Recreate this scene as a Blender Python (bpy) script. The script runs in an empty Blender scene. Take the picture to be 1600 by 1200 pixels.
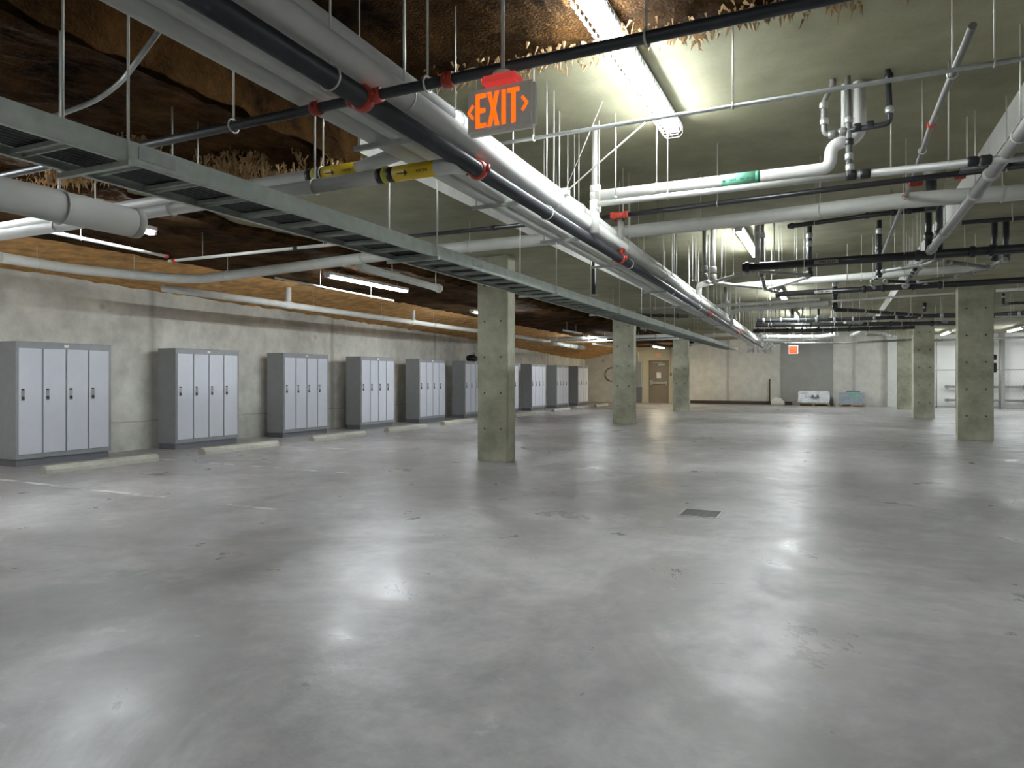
import bpy, bmesh, math, random
from mathutils import Vector, Matrix, noise

# ------------------------------------------------------------------ camera, world, exposure
sc = bpy.context.scene
F, VPX, HY, CAMH = 1071.0, 1306.0, 589.7, 1.41
TH = math.atan((VPX - 800) / F)
CC, SS = math.cos(TH), math.sin(TH)
cam_d = bpy.data.cameras.new('camera')
cam = bpy.data.objects.new('camera', cam_d)
sc.collection.objects.link(cam)
cam.location = (0, 0, CAMH)
cam.rotation_euler = (math.pi / 2, 0, TH)
cam_d.sensor_width = 36.0
cam_d.lens = F / 1600 * 36.0
cam_d.shift_y = (HY - 600) / 1600
cam_d.clip_end = 200
sc.camera = cam
w = bpy.data.worlds.new('world'); sc.world = w
w.use_nodes = True
w.node_tree.nodes['Background'].inputs[0].default_value = (0.02, 0.02, 0.02, 1)
sc.view_settings.view_transform = 'Standard'
sc.view_settings.look = 'None'
sc.view_settings.gamma = 1.0
sc.view_settings.use_curve_mapping = False
sc.view_settings.exposure = 1.62
TUBE_STRENGTH = 50.0
COOL = (0.90, 0.97, 1.0)
WARM = (1.0, 0.88, 0.62)

COL = sc.collection
random.seed(7)

# ------------------------------------------------------------------ where things are
def P(px, py, h):
    """point at height h seen at a pixel of the photograph"""
    z = F * (h - CAMH) / (HY - py)
    xc = (px - 800) / F * z
    return Vector((xc * CC - z * SS, xc * SS + z * CC, h))

def PY(px, py, Y):
    """point on the plane y = Y"""
    u = (px - 800) / F
    z = Y / (CC + SS * u)
    return Vector((u * z * CC - z * SS, Y, CAMH + (HY - py) / F * z))

def PX(px, X):
    """y of the plane x = X at a pixel column"""
    u = (px - 800) / F
    return (u * (-X * SS) - X * CC) / (SS - u * CC)

def xat(px, Y):
    u = (px - 800) / F; z = Y / (CC + SS * u); return u * z * CC - z * SS

# ------------------------------------------------------------------ materials
def new_mat(name):
    m = bpy.data.materials.new(name); m.use_nodes = True
    return m, m.node_tree, m.node_tree.nodes['Principled BSDF']

def solid(name, col, rough=0.5, metal=0.0, var=0.06, bump=0.0, nscale=6.0):
    m, nt, b = new_mat(name)
    b.inputs['Roughness'].default_value = rough
    b.inputs['Metallic'].default_value = metal
    tc = nt.nodes.new('ShaderNodeTexCoord')
    n = nt.nodes.new('ShaderNodeTexNoise'); n.inputs['Scale'].default_value = nscale
    n.inputs['Detail'].default_value = 5
    r = nt.nodes.new('ShaderNodeValToRGB')
    r.color_ramp.elements[0].position = .3; r.color_ramp.elements[1].position = .7
    r.color_ramp.elements[0].color = tuple(c * (1 - var) for c in col) + (1,)
    r.color_ramp.elements[1].color = tuple(min(1, c * (1 + var)) for c in col) + (1,)
    nt.links.new(tc.outputs['Object'], n.inputs['Vector'])
    nt.links.new(n.outputs['Fac'], r.inputs['Fac'])
    nt.links.new(r.outputs['Color'], b.inputs['Base Color'])
    if bump:
        bp = nt.nodes.new('ShaderNodeBump'); bp.inputs['Strength'].default_value = bump
        bp.inputs['Distance'].default_value = 0.02
        n2 = nt.nodes.new('ShaderNodeTexNoise'); n2.inputs['Scale'].default_value = nscale * 6
        n2.inputs['Detail'].default_value = 6
        nt.links.new(tc.outputs['Object'], n2.inputs['Vector'])
        nt.links.new(n2.outputs['Fac'], bp.inputs['Height'])
        nt.links.new(bp.outputs['Normal'], b.inputs['Normal'])
    return m

def emis(name, col, strength):
    m, nt, b = new_mat(name)
    b.inputs['Base Color'].default_value = (*col, 1)
    b.inputs['Emission Color'].default_value = (*col, 1)
    b.inputs['Emission Strength'].default_value = strength
    return m

def concrete(name, light, dark, s1=0.5, s2=4.0, rough=0.75, bump=0.15, joints=None, spots=0.0):
    """cast concrete: broad blotches, finer mottling, pits; joints=(dy, oy, dz, oz) form lines"""
    m, nt, b = new_mat(name)
    L = nt.links.new
    tc = nt.nodes.new('ShaderNodeTexCoord')
    def noise_n(scale, detail=6, rgh=.6):
        n = nt.nodes.new('ShaderNodeTexNoise')
        n.inputs['Scale'].default_value = scale; n.inputs['Detail'].default_value = detail
        n.inputs['Roughness'].default_value = rgh
        L(tc.outputs['Object'], n.inputs['Vector']); return n
    n1, n2, n3 = noise_n(s1), noise_n(s2, 8), noise_n(40, 4)
    def mth(op, a, b_=None, clamp=False):
        k = nt.nodes.new('ShaderNodeMath'); k.operation = op; k.use_clamp = clamp
        for i, v in enumerate((a, b_)):
            if v is None: continue
            if isinstance(v, (int, float)): k.inputs[i].default_value = v
            else: L(v, k.inputs[i])
        return k.outputs[0]
    f = mth('ADD', mth('MULTIPLY', n1.outputs['Fac'], .5), mth('MULTIPLY', n2.outputs['Fac'], .38))
    f = mth('ADD', f, mth('MULTIPLY', n3.outputs['Fac'], .12))
    r = nt.nodes.new('ShaderNodeValToRGB')
    r.color_ramp.elements[0].position = .36; r.color_ramp.elements[1].position = .64
    r.color_ramp.elements[0].color = (*dark, 1); r.color_ramp.elements[1].color = (*light, 1)
    L(f, r.inputs['Fac'])
    colr = r.outputs['Color']
    def darken(colr, fac, amount):
        mx = nt.nodes.new('ShaderNodeMix'); mx.data_type = 'RGBA'; mx.blend_type = 'MULTIPLY'
        L(fac, mx.inputs[0]); L(colr, mx.inputs[6]); mx.inputs[7].default_value = (amount,) * 3 + (1,)
        return mx.outputs[2]
    if joints:
        sp = nt.nodes.new('ShaderNodeSeparateXYZ'); L(tc.outputs['Object'], sp.inputs[0])
        wob = mth('MULTIPLY', mth('SUBTRACT', noise_n(1.5).outputs['Fac'], .5), .10)
        for axis, d, o, wd in joints:
            v = mth('ADD', mth('SUBTRACT', sp.outputs[axis], o), wob)
            v = mth('ABSOLUTE', mth('SUBTRACT', mth('FRACT', mth('ADD', mth('DIVIDE', v, d), .5)), .5))
            v = mth('MULTIPLY', v, d)
            line = mth('SUBTRACT', 1, mth('DIVIDE', v, wd), True)
            line = mth('MULTIPLY', line, mth('MULTIPLY', n2.outputs['Fac'], 1.3), True)
            colr = darken(colr, line, .45)
    if spots:
        vo = nt.nodes.new('ShaderNodeTexVoronoi'); vo.inputs['Scale'].default_value = spots
        L(tc.outputs['Object'], vo.inputs['Vector'])
        s = mth('SUBTRACT', 1, mth('DIVIDE', vo.outputs['Distance'], .10), True)
        colr = darken(colr, s, .45)
    L(colr, b.inputs['Base Color'])
    b.inputs['Roughness'].default_value = rough
    bp = nt.nodes.new('ShaderNodeBump'); bp.inputs['Strength'].default_value = bump
    bp.inputs['Distance'].default_value = 0.02
    L(f, bp.inputs['Height']); L(bp.outputs['Normal'], b.inputs['Normal'])
    return m

def floor_mat():
    m, nt, b = new_mat('polished_floor_concrete'); L = nt.links.new
    tc = nt.nodes.new('ShaderNodeTexCoord')
    def nz(scale, detail=8, rgh=.62, dist=0.0):
        n = nt.nodes.new('ShaderNodeTexNoise'); n.inputs['Scale'].default_value = scale
        n.inputs['Detail'].default_value = detail; n.inputs['Roughness'].default_value = rgh
        n.inputs['Distortion'].default_value = dist
        L(tc.outputs['Object'], n.inputs['Vector']); return n.outputs['Fac']
    def ramp(f, a, ca, b_, cb):
        r = nt.nodes.new('ShaderNodeValToRGB')
        r.color_ramp.elements[0].position = a; r.color_ramp.elements[1].position = b_
        r.color_ramp.elements[0].color = (*ca, 1); r.color_ramp.elements[1].color = (*cb, 1)
        L(f, r.inputs['Fac']); return r.outputs['Color']
    def mix(f, a, b_, mode='MIX'):
        mx = nt.nodes.new('ShaderNodeMix'); mx.data_type = 'RGBA'; mx.blend_type = mode
        if isinstance(f, float): mx.inputs[0].default_value = f
        else: L(f, mx.inputs[0])
        L(a, mx.inputs[6]); L(b_, mx.inputs[7]); return mx.outputs[2]
    base = ramp(nz(.55, 12, .72, .5), .38, (.255, .244, .242), .62, (.43, .416, .41))
    fine = ramp(nz(4, 12, .75), .35, (.78, .78, .79), .65, (1.16, 1.14, 1.12))
    col = mix(.8, base, fine, 'MULTIPLY')
    # worn sealer patches, darker and lighter edges
    patch = ramp(nz(.42, 12, .66, .9), .50, (0, 0, 0), .565, (1, 1, 1))
    dk = ramp(nz(3), 0, (.20, .19, .18), 1, (.30, .285, .275))
    pf = nt.nodes.new('ShaderNodeMath'); pf.operation = 'MULTIPLY'; L(patch, pf.inputs[0]); pf.inputs[1].default_value = .7
    col = mix(pf.outputs[0], col, dk)
    lt = ramp(nz(1.3, 10, .55, .8), .66, (0, 0, 0), .675, (1, 1, 1))
    pale = ramp(nz(3), 0, (.42, .41, .40), 1, (.50, .49, .48))
    lf = nt.nodes.new('ShaderNodeMath'); lf.operation = 'MULTIPLY'; L(lt, lf.inputs[0]); lf.inputs[1].default_value = .5
    col = mix(lf.outputs[0], col, pale)
    L(col, b.inputs['Base Color'])
    rr = ramp(nz(1.4, 12, .7, .5), .35, (.26,) * 3, .65, (.50,) * 3)
    L(rr, b.inputs['Roughness'])
    b.inputs['Specular IOR Level'].default_value = .5
    bp = nt.nodes.new('ShaderNodeBump'); bp.inputs['Strength'].default_value = .22
    bp.inputs['Distance'].default_value = .02
    L(nz(3.5, 6), bp.inputs['Height']); L(bp.outputs['Normal'], b.inputs['Normal'])
    return m

def insul_mat():
    m, nt, b = new_mat('sprayed_brown_fibre'); L = nt.links.new
    tc = nt.nodes.new('ShaderNodeTexCoord')
    n = nt.nodes.new('ShaderNodeTexNoise'); n.inputs['Scale'].default_value = 2.0; n.inputs['Detail'].default_value = 12; n.inputs['Roughness'].default_value = .7
    L(tc.outputs['Object'], n.inputs['Vector'])
    r = nt.nodes.new('ShaderNodeValToRGB')
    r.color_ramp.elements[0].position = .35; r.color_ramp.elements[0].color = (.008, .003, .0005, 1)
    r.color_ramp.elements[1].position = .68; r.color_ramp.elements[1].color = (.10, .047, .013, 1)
    L(n.outputs['Fac'], r.inputs['Fac']); L(r.outputs['Color'], b.inputs['Base Color'])
    b.inputs['Roughness'].default_value = 1.0
    b.inputs['Specular IOR Level'].default_value = .1
    n2 = nt.nodes.new('ShaderNodeTexNoise'); n2.inputs['Scale'].default_value = 45; n2.inputs['Detail'].default_value = 6
    L(tc.outputs['Object'], n2.inputs['Vector'])
    bp = nt.nodes.new('ShaderNodeBump'); bp.inputs['Strength'].default_value = .9; bp.inputs['Distance'].default_value = .03
    L(n2.outputs['Fac'], bp.inputs['Height']); L(bp.outputs['Normal'], b.inputs['Normal'])
    return m

M = {}
M['floor'] = floor_mat()
M['ceil'] = concrete('ceiling_concrete', (.38, .362, .235), (.20, .19, .118), .45, 2.2, .85, .1)
M['wall'] = concrete('wall_concrete', (.80, .78, .71), (.42, .41, .37), .7, 3.2, .8, .15,
                     joints=((1, 5.6, 9.3, .12), (2, 9, .55, .02)), spots=1.1)
M['wall_back'] = concrete('back_wall_concrete', (.70, .68, .62), (.46, .445, .40), .5, 3.0, .8, .1,
                          joints=((0, 6.0, -5.2, .12),), spots=.8)
M['wall_dark'] = concrete('grey_parged_concrete', (.33, .325, .30), (.26, .255, .235), .6, 3.0, .8, .1)
M['white_wall'] = concrete('white_washed_wall', (.88, .865, .84), (.80, .785, .76), .4, 2.0, .7, .04)
M['yellow_wall'] = concrete('cream_painted_wall', (.55, .50, .37), (.48, .43, .31), .4, 2.0, .7, .04)
M['step'] = concrete('pale_step_concrete', (.72, .71, .66), (.56, .55, .51), 1.2, 5, .8, .08)  # paler concrete on the upright faces of the ceiling step
M['column'] = concrete('column_concrete', (.56, .55, .42), (.22, .22, .155), .9, 3.0, .8, .12)
M['stop'] = concrete('wheel_stop_concrete', (.44, .43, .37), (.32, .31, .26), 2, 8, .9, .2)
M['insul'] = insul_mat()
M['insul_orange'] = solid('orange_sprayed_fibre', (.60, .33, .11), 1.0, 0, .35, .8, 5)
M['fibre'] = solid('tan_fibre_strands', (.46, .30, .15), 1.0, 0, .3, 0, 9)
M['white_pipe'] = solid('white_insulated_pipe', (.66, .655, .62), .55)
M['grey_pvc'] = solid('pale_grey_plastic', (.58, .58, .54), .5)
M['grey_pipe'] = solid('grey_pipe', (.42, .41, .38), .6)
M['dark_pipe'] = solid('dark_steel_pipe', (.050, .052, .058), .4, .3)
M['black_pipe'] = solid('black_drain_pipe', (.020, .020, .022), .35)
M['mid_pipe'] = solid('cast_iron_pipe', (.24, .235, .22), .5, .2)
M['red'] = solid('red_painted_fitting', (.42, .045, .025), .45)
M['galv'] = solid('galvanised_steel', (.46, .48, .46), .42, .55, .12, 0, 20)
M['tray'] = solid('galvanised_tray', (.50, .54, .49), .5, .35, .12, 0, 14)
M['rod'] = solid('zinc_threaded_rod', (.62, .61, .55), .45, .4)
M['foil'] = solid('bright_foil', (.85, .85, .86), .18, 1.0, .05, .6, 20)
M['cable'] = solid('black_cable_jacket', (.012, .014, .014), .55)
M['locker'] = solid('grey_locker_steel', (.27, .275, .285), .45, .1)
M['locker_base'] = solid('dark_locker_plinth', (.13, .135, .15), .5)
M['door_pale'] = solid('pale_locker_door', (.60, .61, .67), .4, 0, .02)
M['chrome'] = solid('chrome', (.62, .62, .64), .25, .9)
M['black'] = solid('black_plastic', (.012, .012, .013), .45)
M['brown_door'] = solid('brown_painted_steel', (.20, .165, .12), .5)
M['paper'] = solid('white_paper', (.78, .77, .72), .8)
M['plate'] = solid('sign_housing_grey', (.86, .82, .74), .5)
M['yellow'] = solid('yellow_label', (.72, .50, .02), .5)
M['yel_green'] = solid('yellow_green_band', (.52, .50, .05), .5)
M['green'] = solid('green_label', (.16, .42, .29), .5)
M['dkgreen'] = solid('dark_green_ink', (.03, .16, .09), .5)
M['ink'] = solid('dark_ink', (.03, .02, .01), .6)
M['paint_line'] = solid('worn_white_line_paint', (.50, .49, .48), .5, 0, .3, 0, 3)
_r = [n for n in M['paint_line'].node_tree.nodes if n.type == 'VALTORGB'][0].color_ramp
_r.elements[0].position = .50; _r.elements[0].color = (.34, .33, .335, 1); _r.elements[1].position = .56; _r.elements[1].color = (.62, .61, .60, 1)
M['wood'] = solid('pallet_timber', (.30, .22, .12), .8)
M['dkwood'] = solid('dark_timber', (.06, .045, .032), .8)
M['wrap'] = solid('plastic_wrap', (.66, .67, .70), .25, 0, .15, .5, 8)
M['panel'] = solid('grey_panels', (.30, .33, .37), .5, 0, .15)
M['teal'] = solid('teal_panel', (.10, .22, .19), .5)
M['drain'] = solid('drain_grate_steel', (.09, .08, .075), .5, .3)
M['hole'] = solid('tie_hole_mortar', (.06, .06, .05), .9)
M['tube_cool'] = emis('cool_fluorescent_tube', COOL, TUBE_STRENGTH)
M['tube_centre'] = emis('centre_row_fluorescent_tube', COOL, TUBE_STRENGTH * 1.5)
M['tube_warm'] = emis('warm_fluorescent_tube', WARM, TUBE_STRENGTH)
M['lamp_base'] = solid('white_fixture_steel', (.75, .75, .75), .4)
M['exit_glow'] = emis('exit_letter_glow', (1.0, .10, .003), .55)
M['exit_red'] = emis('exit_lens_red', (.70, .06, .05), .16)
M['far_exit'] = emis('far_exit_glow', (1.0, .05, .02), .5)
M['orange_sign'] = solid('pale_orange_sign', (.80, .45, .28), .6)

# ------------------------------------------------------------------ mesh helpers
def box(bm, x0, x1, y0, y1, z0, z1, mi=0, bev=0.0):
    vs = [bm.verts.new((x, y, z)) for z in (z0, z1) for y in (y0, y1) for x in (x0, x1)]
    fs = [(0, 2, 3, 1), (4, 5, 7, 6), (0, 1, 5, 4), (2, 6, 7, 3), (1, 3, 7, 5), (0, 4, 6, 2)]
    out = []
    for f in fs:
        fc = bm.faces.new([vs[i] for i in f]); fc.material_index = mi; out.append(fc)
    if bev:
        es = list({e for f in out for e in f.edges})
        bmesh.ops.bevel(bm, geom=es, offset=bev, segments=2, affect='EDGES', clamp_overlap=True)

def tube(bm, pts, r, seg=12, cap=True, mi=0, smooth=True):
    pts = [Vector(p) for p in pts]
    n = len(pts); rings = []
    t0 = (pts[1] - pts[0]).normalized()
    a = Vector((0, 0, 1)) if abs(t0.z) < .9 else Vector((1, 0, 0))
    N = (a - t0 * a.dot(t0)).normalized(); T = t0
    for i in range(n):
        if i == 0: t = t0; mt = t0; sc_ = 1
        elif i == n - 1: t = (pts[-1] - pts[-2]).normalized(); mt = t; sc_ = 1
        else:
            ta = (pts[i] - pts[i - 1]).normalized(); tb = (pts[i + 1] - pts[i]).normalized()
            mt = (ta + tb)
            mt = mt.normalized() if mt.length > 1e-6 else ta
            sc_ = 1
        q = T.rotation_difference(mt); N = q @ N; T = mt
        N = (N - T * N.dot(T)).normalized(); B = T.cross(N)
        rr = r[i] if isinstance(r, (list, tuple)) else r
        rings.append([bm.verts.new(pts[i] + (N * math.cos(k * 2 * math.pi / seg) + B * math.sin(k * 2 * math.pi / seg)) * rr) for k in range(seg)])
    for i in range(n - 1):
        for k in range(seg):
            f = bm.faces.new((rings[i][k], rings[i][(k + 1) % seg], rings[i + 1][(k + 1) % seg], rings[i + 1][k]))
            f.smooth = smooth; f.material_index = mi
    if cap:
        f = bm.faces.new(rings[0][::-1]); f.material_index = mi
        f = bm.faces.new(rings[-1]); f.material_index = mi

def bend(pts, rad, n=5):
    """round the corners of a polyline"""
    pts = [Vector(p) for p in pts]; out = [pts[0]]
    for i in range(1, len(pts) - 1):
        a, b, c = pts[i - 1], pts[i], pts[i + 1]
        d = min(rad, (a - b).length * .45, (c - b).length * .45)
        p, q = b + (a - b).normalized() * d, b + (c - b).normalized() * d
        for k in range(n + 1):
            t = k / n
            out.append(p * (1 - t) ** 2 + b * 2 * t * (1 - t) + q * t * t)
    out.append(pts[-1]); return out

def torus(bm, c, axis, R, r, seg=16, sub=6, a0=0, a1=2 * math.pi):
    axis = Vector(axis).normalized()
    u = axis.orthogonal().normalized(); v = axis.cross(u)
    n = seg; pts = [Vector(c) + (u * math.cos(a0 + (a1 - a0) * k / n) + v * math.sin(a0 + (a1 - a0) * k / n)) * R for k in range(n + 1)]
    tube(bm, pts, r, sub, False)

def mesh_obj(name, bm, mats, parent=None, origin=None):
    me = bpy.data.meshes.new(name)
    if origin is not None:
        bmesh.ops.translate(bm, verts=bm.verts, vec=-Vector(origin))
    bmesh.ops.recalc_face_normals(bm, faces=bm.faces)
    bm.to_mesh(me); bm.free()
    if not isinstance(mats, (list, tuple)): mats = [mats]
    for m in mats: me.materials.append(m)
    o = bpy.data.objects.new(name, me); COL.objects.link(o)
    if parent is not None: o.parent = parent
    elif origin is not None: o.location = origin
    return o

def tagit(o, label, cat, group=None):
    o['label'] = label; o['category'] = cat
    if group: o['group'] = group
    return o

def struct(name, bm, mats):
    o = mesh_obj(name, bm, mats); o['kind'] = 'structure'; return o

class Thing:
    def __init__(s, name, label, cat, loc, group=None):
        s.o = bpy.data.objects.new(name, None); COL.objects.link(s.o)
        s.o.empty_display_size = .1
        s.loc = Vector(loc); s.o.location = s.loc
        tagit(s.o, label, cat, group)
    def part(s, name, fn, mats, parent=None, label=None):
        bm = bmesh.new(); fn(bm)
        o = mesh_obj(name, bm, mats, parent or s.o, s.loc)
        if label: o['label'] = label
        return o
    def tubes(s, name, pts, r, mat, seg=12, parent=None, label=None):
        return s.part(name, lambda b: tube(b, pts, r, seg), mat, parent, label)

def copy_tree(root, loc, label=None, group=None):
    r = root.copy(); COL.objects.link(r); r.location = loc
    if label: r['label'] = label
    if group: r['group'] = group
    for ch in root.children:
        c = ch.copy(); COL.objects.link(c); c.parent = r
        for g in ch.children:
            d = g.copy(); COL.objects.link(d); d.parent = c
    return r

# ------------------------------------------------------------------ the setting
ZHI, ZLO = 3.70, 3.44
XL, XR = -3.90, 1.32            # edges of the raised ceiling bay
YB, YF = 37.9, -8.0             # far and near walls
XRW = 25.0
def wallx(Y):                   # left wall runs very slightly out of square
    return -12.22 - max(0, Y - 6) * .031
def xl(y): return XL - .016 * (y - 6)
def ceil_z(x, y):
    if xl(y) < x < XR: return ZHI
    return ZLO
def ins_z(y):                   # underside of the sprayed layer on the left
    t = min(1, max(0, (y - 12) / 20)); return 3.34 - .24 * t
def walltop(y):
    ks = [(-8, 3.2), (6.5, 3.19), (11.8, 3.09), (22.6, 2.92), (34, 2.50), (38, 2.45)]
    for (a, za), (b, zb) in zip(ks, ks[1:]):
        if y <= b: return za + (zb - za) * (y - a) / (b - a)
    return 2.45

bm = bmesh.new(); box(bm, -14.5, XRW + .3, YF - .3, YB + .3, -.3, 0)
struct('floor', bm, M['floor'])
bm = bmesh.new()
prof = [(-14.5, ZLO), (XL, ZLO), (XL, ZHI), (XR, ZHI), (XR, ZLO), (XRW + .3, ZLO), (XRW + .3, 4.1), (-14.5, 4.1)]
va = [bm.verts.new((xl(YF) if x == XL else x, YF - .3, z)) for x, z in prof]; vb = [bm.verts.new((xl(YB) if x == XL else x, YB + .3, z)) for x, z in prof]
bm.faces.new(va); bm.faces.new(vb[::-1])
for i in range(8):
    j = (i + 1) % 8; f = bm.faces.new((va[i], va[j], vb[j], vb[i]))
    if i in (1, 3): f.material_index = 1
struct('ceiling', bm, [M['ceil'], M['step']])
# left wall
bm = bmesh.new()
vs = []
for (x, y) in ((wallx(YF), YF - .3), (wallx(6), 6), (wallx(YB + .3), YB + .3), (-14.5, YB + .3), (-14.5, YF - .3)):
    vs.append((bm.verts.new((x, y, 0)), bm.verts.new((x, y, ZLO))))
for i in range(5):
    j = (i + 1) % 5; bm.faces.new((vs[i][0], vs[j][0], vs[j][1], vs[i][1]))
bm.faces.new([v[0] for v in vs]); bm.faces.new([v[1] for v in vs])
struct('wall_left', bm, M['wall'])
# back wall in bands of different finish
def wx(px): return PY(px, 600, YB).x
cuts = [(-14.5, 0), (wx(984), 2), (wx(1054), 0), (wx(1220), 1), (wx(1302), 0), (wx(1386), 4), (wx(1401), 0), (wx(1433), 3), (XRW + .3, None)]
bm = bmesh.new()
for (x0, mi), (x1, _) in zip(cuts, cuts[1:]):
    off = .0 if mi != 1 else -.05
    if x0 == wx(1386): off = -.30
    box(bm, x0, x1, YB + off, YB + .3, 0, ZHI, mi)
struct('wall_back', bm, [M['wall_back'], M['wall_dark'], M['yellow_wall'], M['white_wall'], M['grey_pvc']])
bm = bmesh.new(); box(bm, XRW, XRW + .3, YF, YB, 0, ZLO); struct('wall_right', bm, M['wall'])
bm = bmesh.new(); box(bm, -14.5, XRW + .3, YF - .3, YF, 0, ZHI); struct('wall_front', bm, M['wall'])
# dark timber curb along the foot of the back wall
bm = bmesh.new(); box(bm, wx(1079), wx(1238), YB - .12, YB - .002, 0, .17)
struct('baseboard_back', bm, M['dkwood'])

# ---------------- sprayed insulation: rough layers with ragged edges
def rough_layer(name, fx, ny, nx, label, thick_top, seedv, mat='insul'):
    """fx(i/nx, j/ny) -> Vector of the underside; closed at the edge to thick_top(x,y)"""
    bm = bmesh.new(); g = []
    for j in range(ny + 1):
        row = []
        for i in range(nx + 1):
            row.append(bm.verts.new(fx(i / nx, j / ny)))
        g.append(row)
    for j in range(ny):
        for i in range(nx):
            bm.faces.new((g[j][i], g[j][i + 1], g[j + 1][i + 1], g[j + 1][i]))
    # border skirt up to the slab
    loop = [g[0][i] for i in range(nx + 1)] + [g[j][nx] for j in range(1, ny + 1)] + [g[ny][i] for i in range(nx - 1, -1, -1)] + [g[j][0] for j in range(ny - 1, 0, -1)]
    up = [bm.verts.new((v.co.x, v.co.y, thick_top(v.co.x, v.co.y))) for v in loop]
    for k in range(len(loop)):
        l = (k + 1) % len(loop)
        bm.faces.new((loop[k], loop[l], up[l], up[k]))
    o = mesh_obj(name, bm, M[mat])
    tagit(o, label, 'insulation'); return o

def rag(a, s=1.0, k=0.0):
    return noise.noise(Vector((a * s + k, k * 3.1, .7)))
def nz2(x, y, s, k=0.0):
    return noise.noise(Vector((x * s, y * s, k)))

def f_left(u, v):               # flat field over the lockers' side, ragged right edge
    Y = 4.0 + v * (YB - .05 - 4.0)
    xe = -6.95 + .22 * rag(Y, 1.3, 3) + .10 * rag(Y, 5, 9)
    X = -10.0 + u * (xe + 10.0)
    z = ins_z(Y) + .035 * nz2(X, Y, 2.2) + .02 * nz2(X, Y, 7, 4)
    if u > .97: z = min(ZLO - .015, z + .05)
    return Vector((X, Y, z))
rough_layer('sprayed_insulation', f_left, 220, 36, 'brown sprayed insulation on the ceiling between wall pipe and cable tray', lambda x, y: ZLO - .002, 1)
def f_haunch(u, v):             # sloping fillet down to the wall top
    Y = -7.9 + v * (YB - .05 + 7.9)
    x1 = wallx(Y) + .004
    X = -10.02 + u * (x1 + 10.02)
    z = ins_z(Y) + (walltop(Y) - ins_z(Y)) * u
    z += .03 * nz2(X, Y, 3) + (.05 * nz2(0, Y, 4, 2) if u > .95 else 0)
    return Vector((X, Y, min(z, ZLO - .03)))
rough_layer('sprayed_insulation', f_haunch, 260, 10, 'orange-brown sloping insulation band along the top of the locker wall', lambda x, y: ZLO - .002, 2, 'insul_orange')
def f_near(u, v):               # field above and behind the camera
    X = -9.98 + u * (XL - .02 + 9.98)
    ye = 4.55 + .30 * rag(X, 1.6, 5) + .16 * rag(X, 6, 2) + (.28 if X > -4.7 else 0)
    Y = -7.9 + v ** .6 * (ye + 7.9)
    if X < -6.9: ye = 4.0; Y = -7.9 + v ** .6 * (ye + 7.9) - .003
    z = 3.32 + .05 * nz2(X, Y, 2.0, 3) + .03 * nz2(X, Y, 8, 5)
    if v > .93: z -= .09 * abs(nz2(X, Y, 5, 8)) + (.10 if X > -4.7 else .02)
    return Vector((X, Y, z))
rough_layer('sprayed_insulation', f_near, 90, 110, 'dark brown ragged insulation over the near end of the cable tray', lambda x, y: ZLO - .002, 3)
def f_step(u, v):
    z = 3.26 + u * (3.64 - 3.26)
    ye = 4.75 + .22 * rag(z, 6, 7) + (.15 if u < .3 else 0)
    Y = -7.9 + v ** .5 * (ye + 7.9)
    return Vector((XL + .10 + .05 * nz2(Y, z, 5, 2) - .016 * (Y - 6), Y, z + (.05 * rag(Y, 6, 4) if u == 0 else 0)))
def f_bay(u, v):
    X = XL + .01 + u * (XR - XL - .02)
    ye = 4.45 + .10 * rag(X, 2.3, 15) + .07 * rag(X, 8, 12)
    if X < XL + .1: ye += .35
    Y = -7.9 + v ** .6 * (ye + 7.9)
    z = ZHI - .045 + .03 * nz2(X, Y, 2.5, 13) + .02 * nz2(X, Y, 9, 5)
    return Vector((X, Y, z))
rough_layer('sprayed_insulation', f_step, 120, 14, 'brown insulation lump wrapping the edge of the ceiling step beside the bundle', lambda x, y: 3.64, 6)
rough_layer('sprayed_insulation', f_bay, 90, 90, 'brown ragged insulation in the raised bay behind the nearest exit sign', lambda x, y: ZHI - .002, 4)

def fringe(name, label, spots):
    bm = bmesh.new(); rnd = random.Random(11)
    for (xa, ya, xb, yb, z0, dz, n, ln) in spots:
        for k in range(n):
            u = rnd.random(); x = xa + (xb - xa) * u + rnd.gauss(0, .03); y = ya + (yb - ya) * u + rnd.gauss(0, .10) + .12 * rag(x, 3, 1)
            z = z0 - rnd.random() ** 1.5 * dz * (1 + .6 * rag(x, 4, 6))
            d = Vector((rnd.gauss(0, .35), rnd.gauss(0, .35), -1)).normalized() * ln * rnd.uniform(.4, 1.2)
            p = Vector((x, y, z)); w_ = rnd.uniform(.006, .016)
            a = d.orthogonal().normalized(); c = d.cross(a).normalized()
            tip = bm.verts.new(p + d)
            r_ = [bm.verts.new(p + a * w_ - d * .3), bm.verts.new(p + c * w_ - d * .3), bm.verts.new(p - a * w_ - d * .3), bm.verts.new(p - c * w_ - d * .3)]
            for i in range(4): bm.faces.new((r_[i], r_[(i + 1) % 4], tip))
            bm.faces.new(r_[::-1])
    o = mesh_obj(name, bm, M['fibre']); tagit(o, label, 'insulation'); o['kind'] = 'stuff'
fringe('insulation_fibres', 'tan shaggy fibres hanging from the ragged insulation edge above the tray and bundle',
       [(-6.4, 3.9, -5.0, 3.7, 3.34, .16, 1500, .07), (-4.9, 4.3, -3.84, 4.75, 3.36, .24, 2200, .08), (-9.6, 4.2, -6.4, 4.0, 3.34, .08, 900, .06),
        (-3.8, 4.4, 1.2, 4.4, 3.64, .05, 900, .05)])

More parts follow.
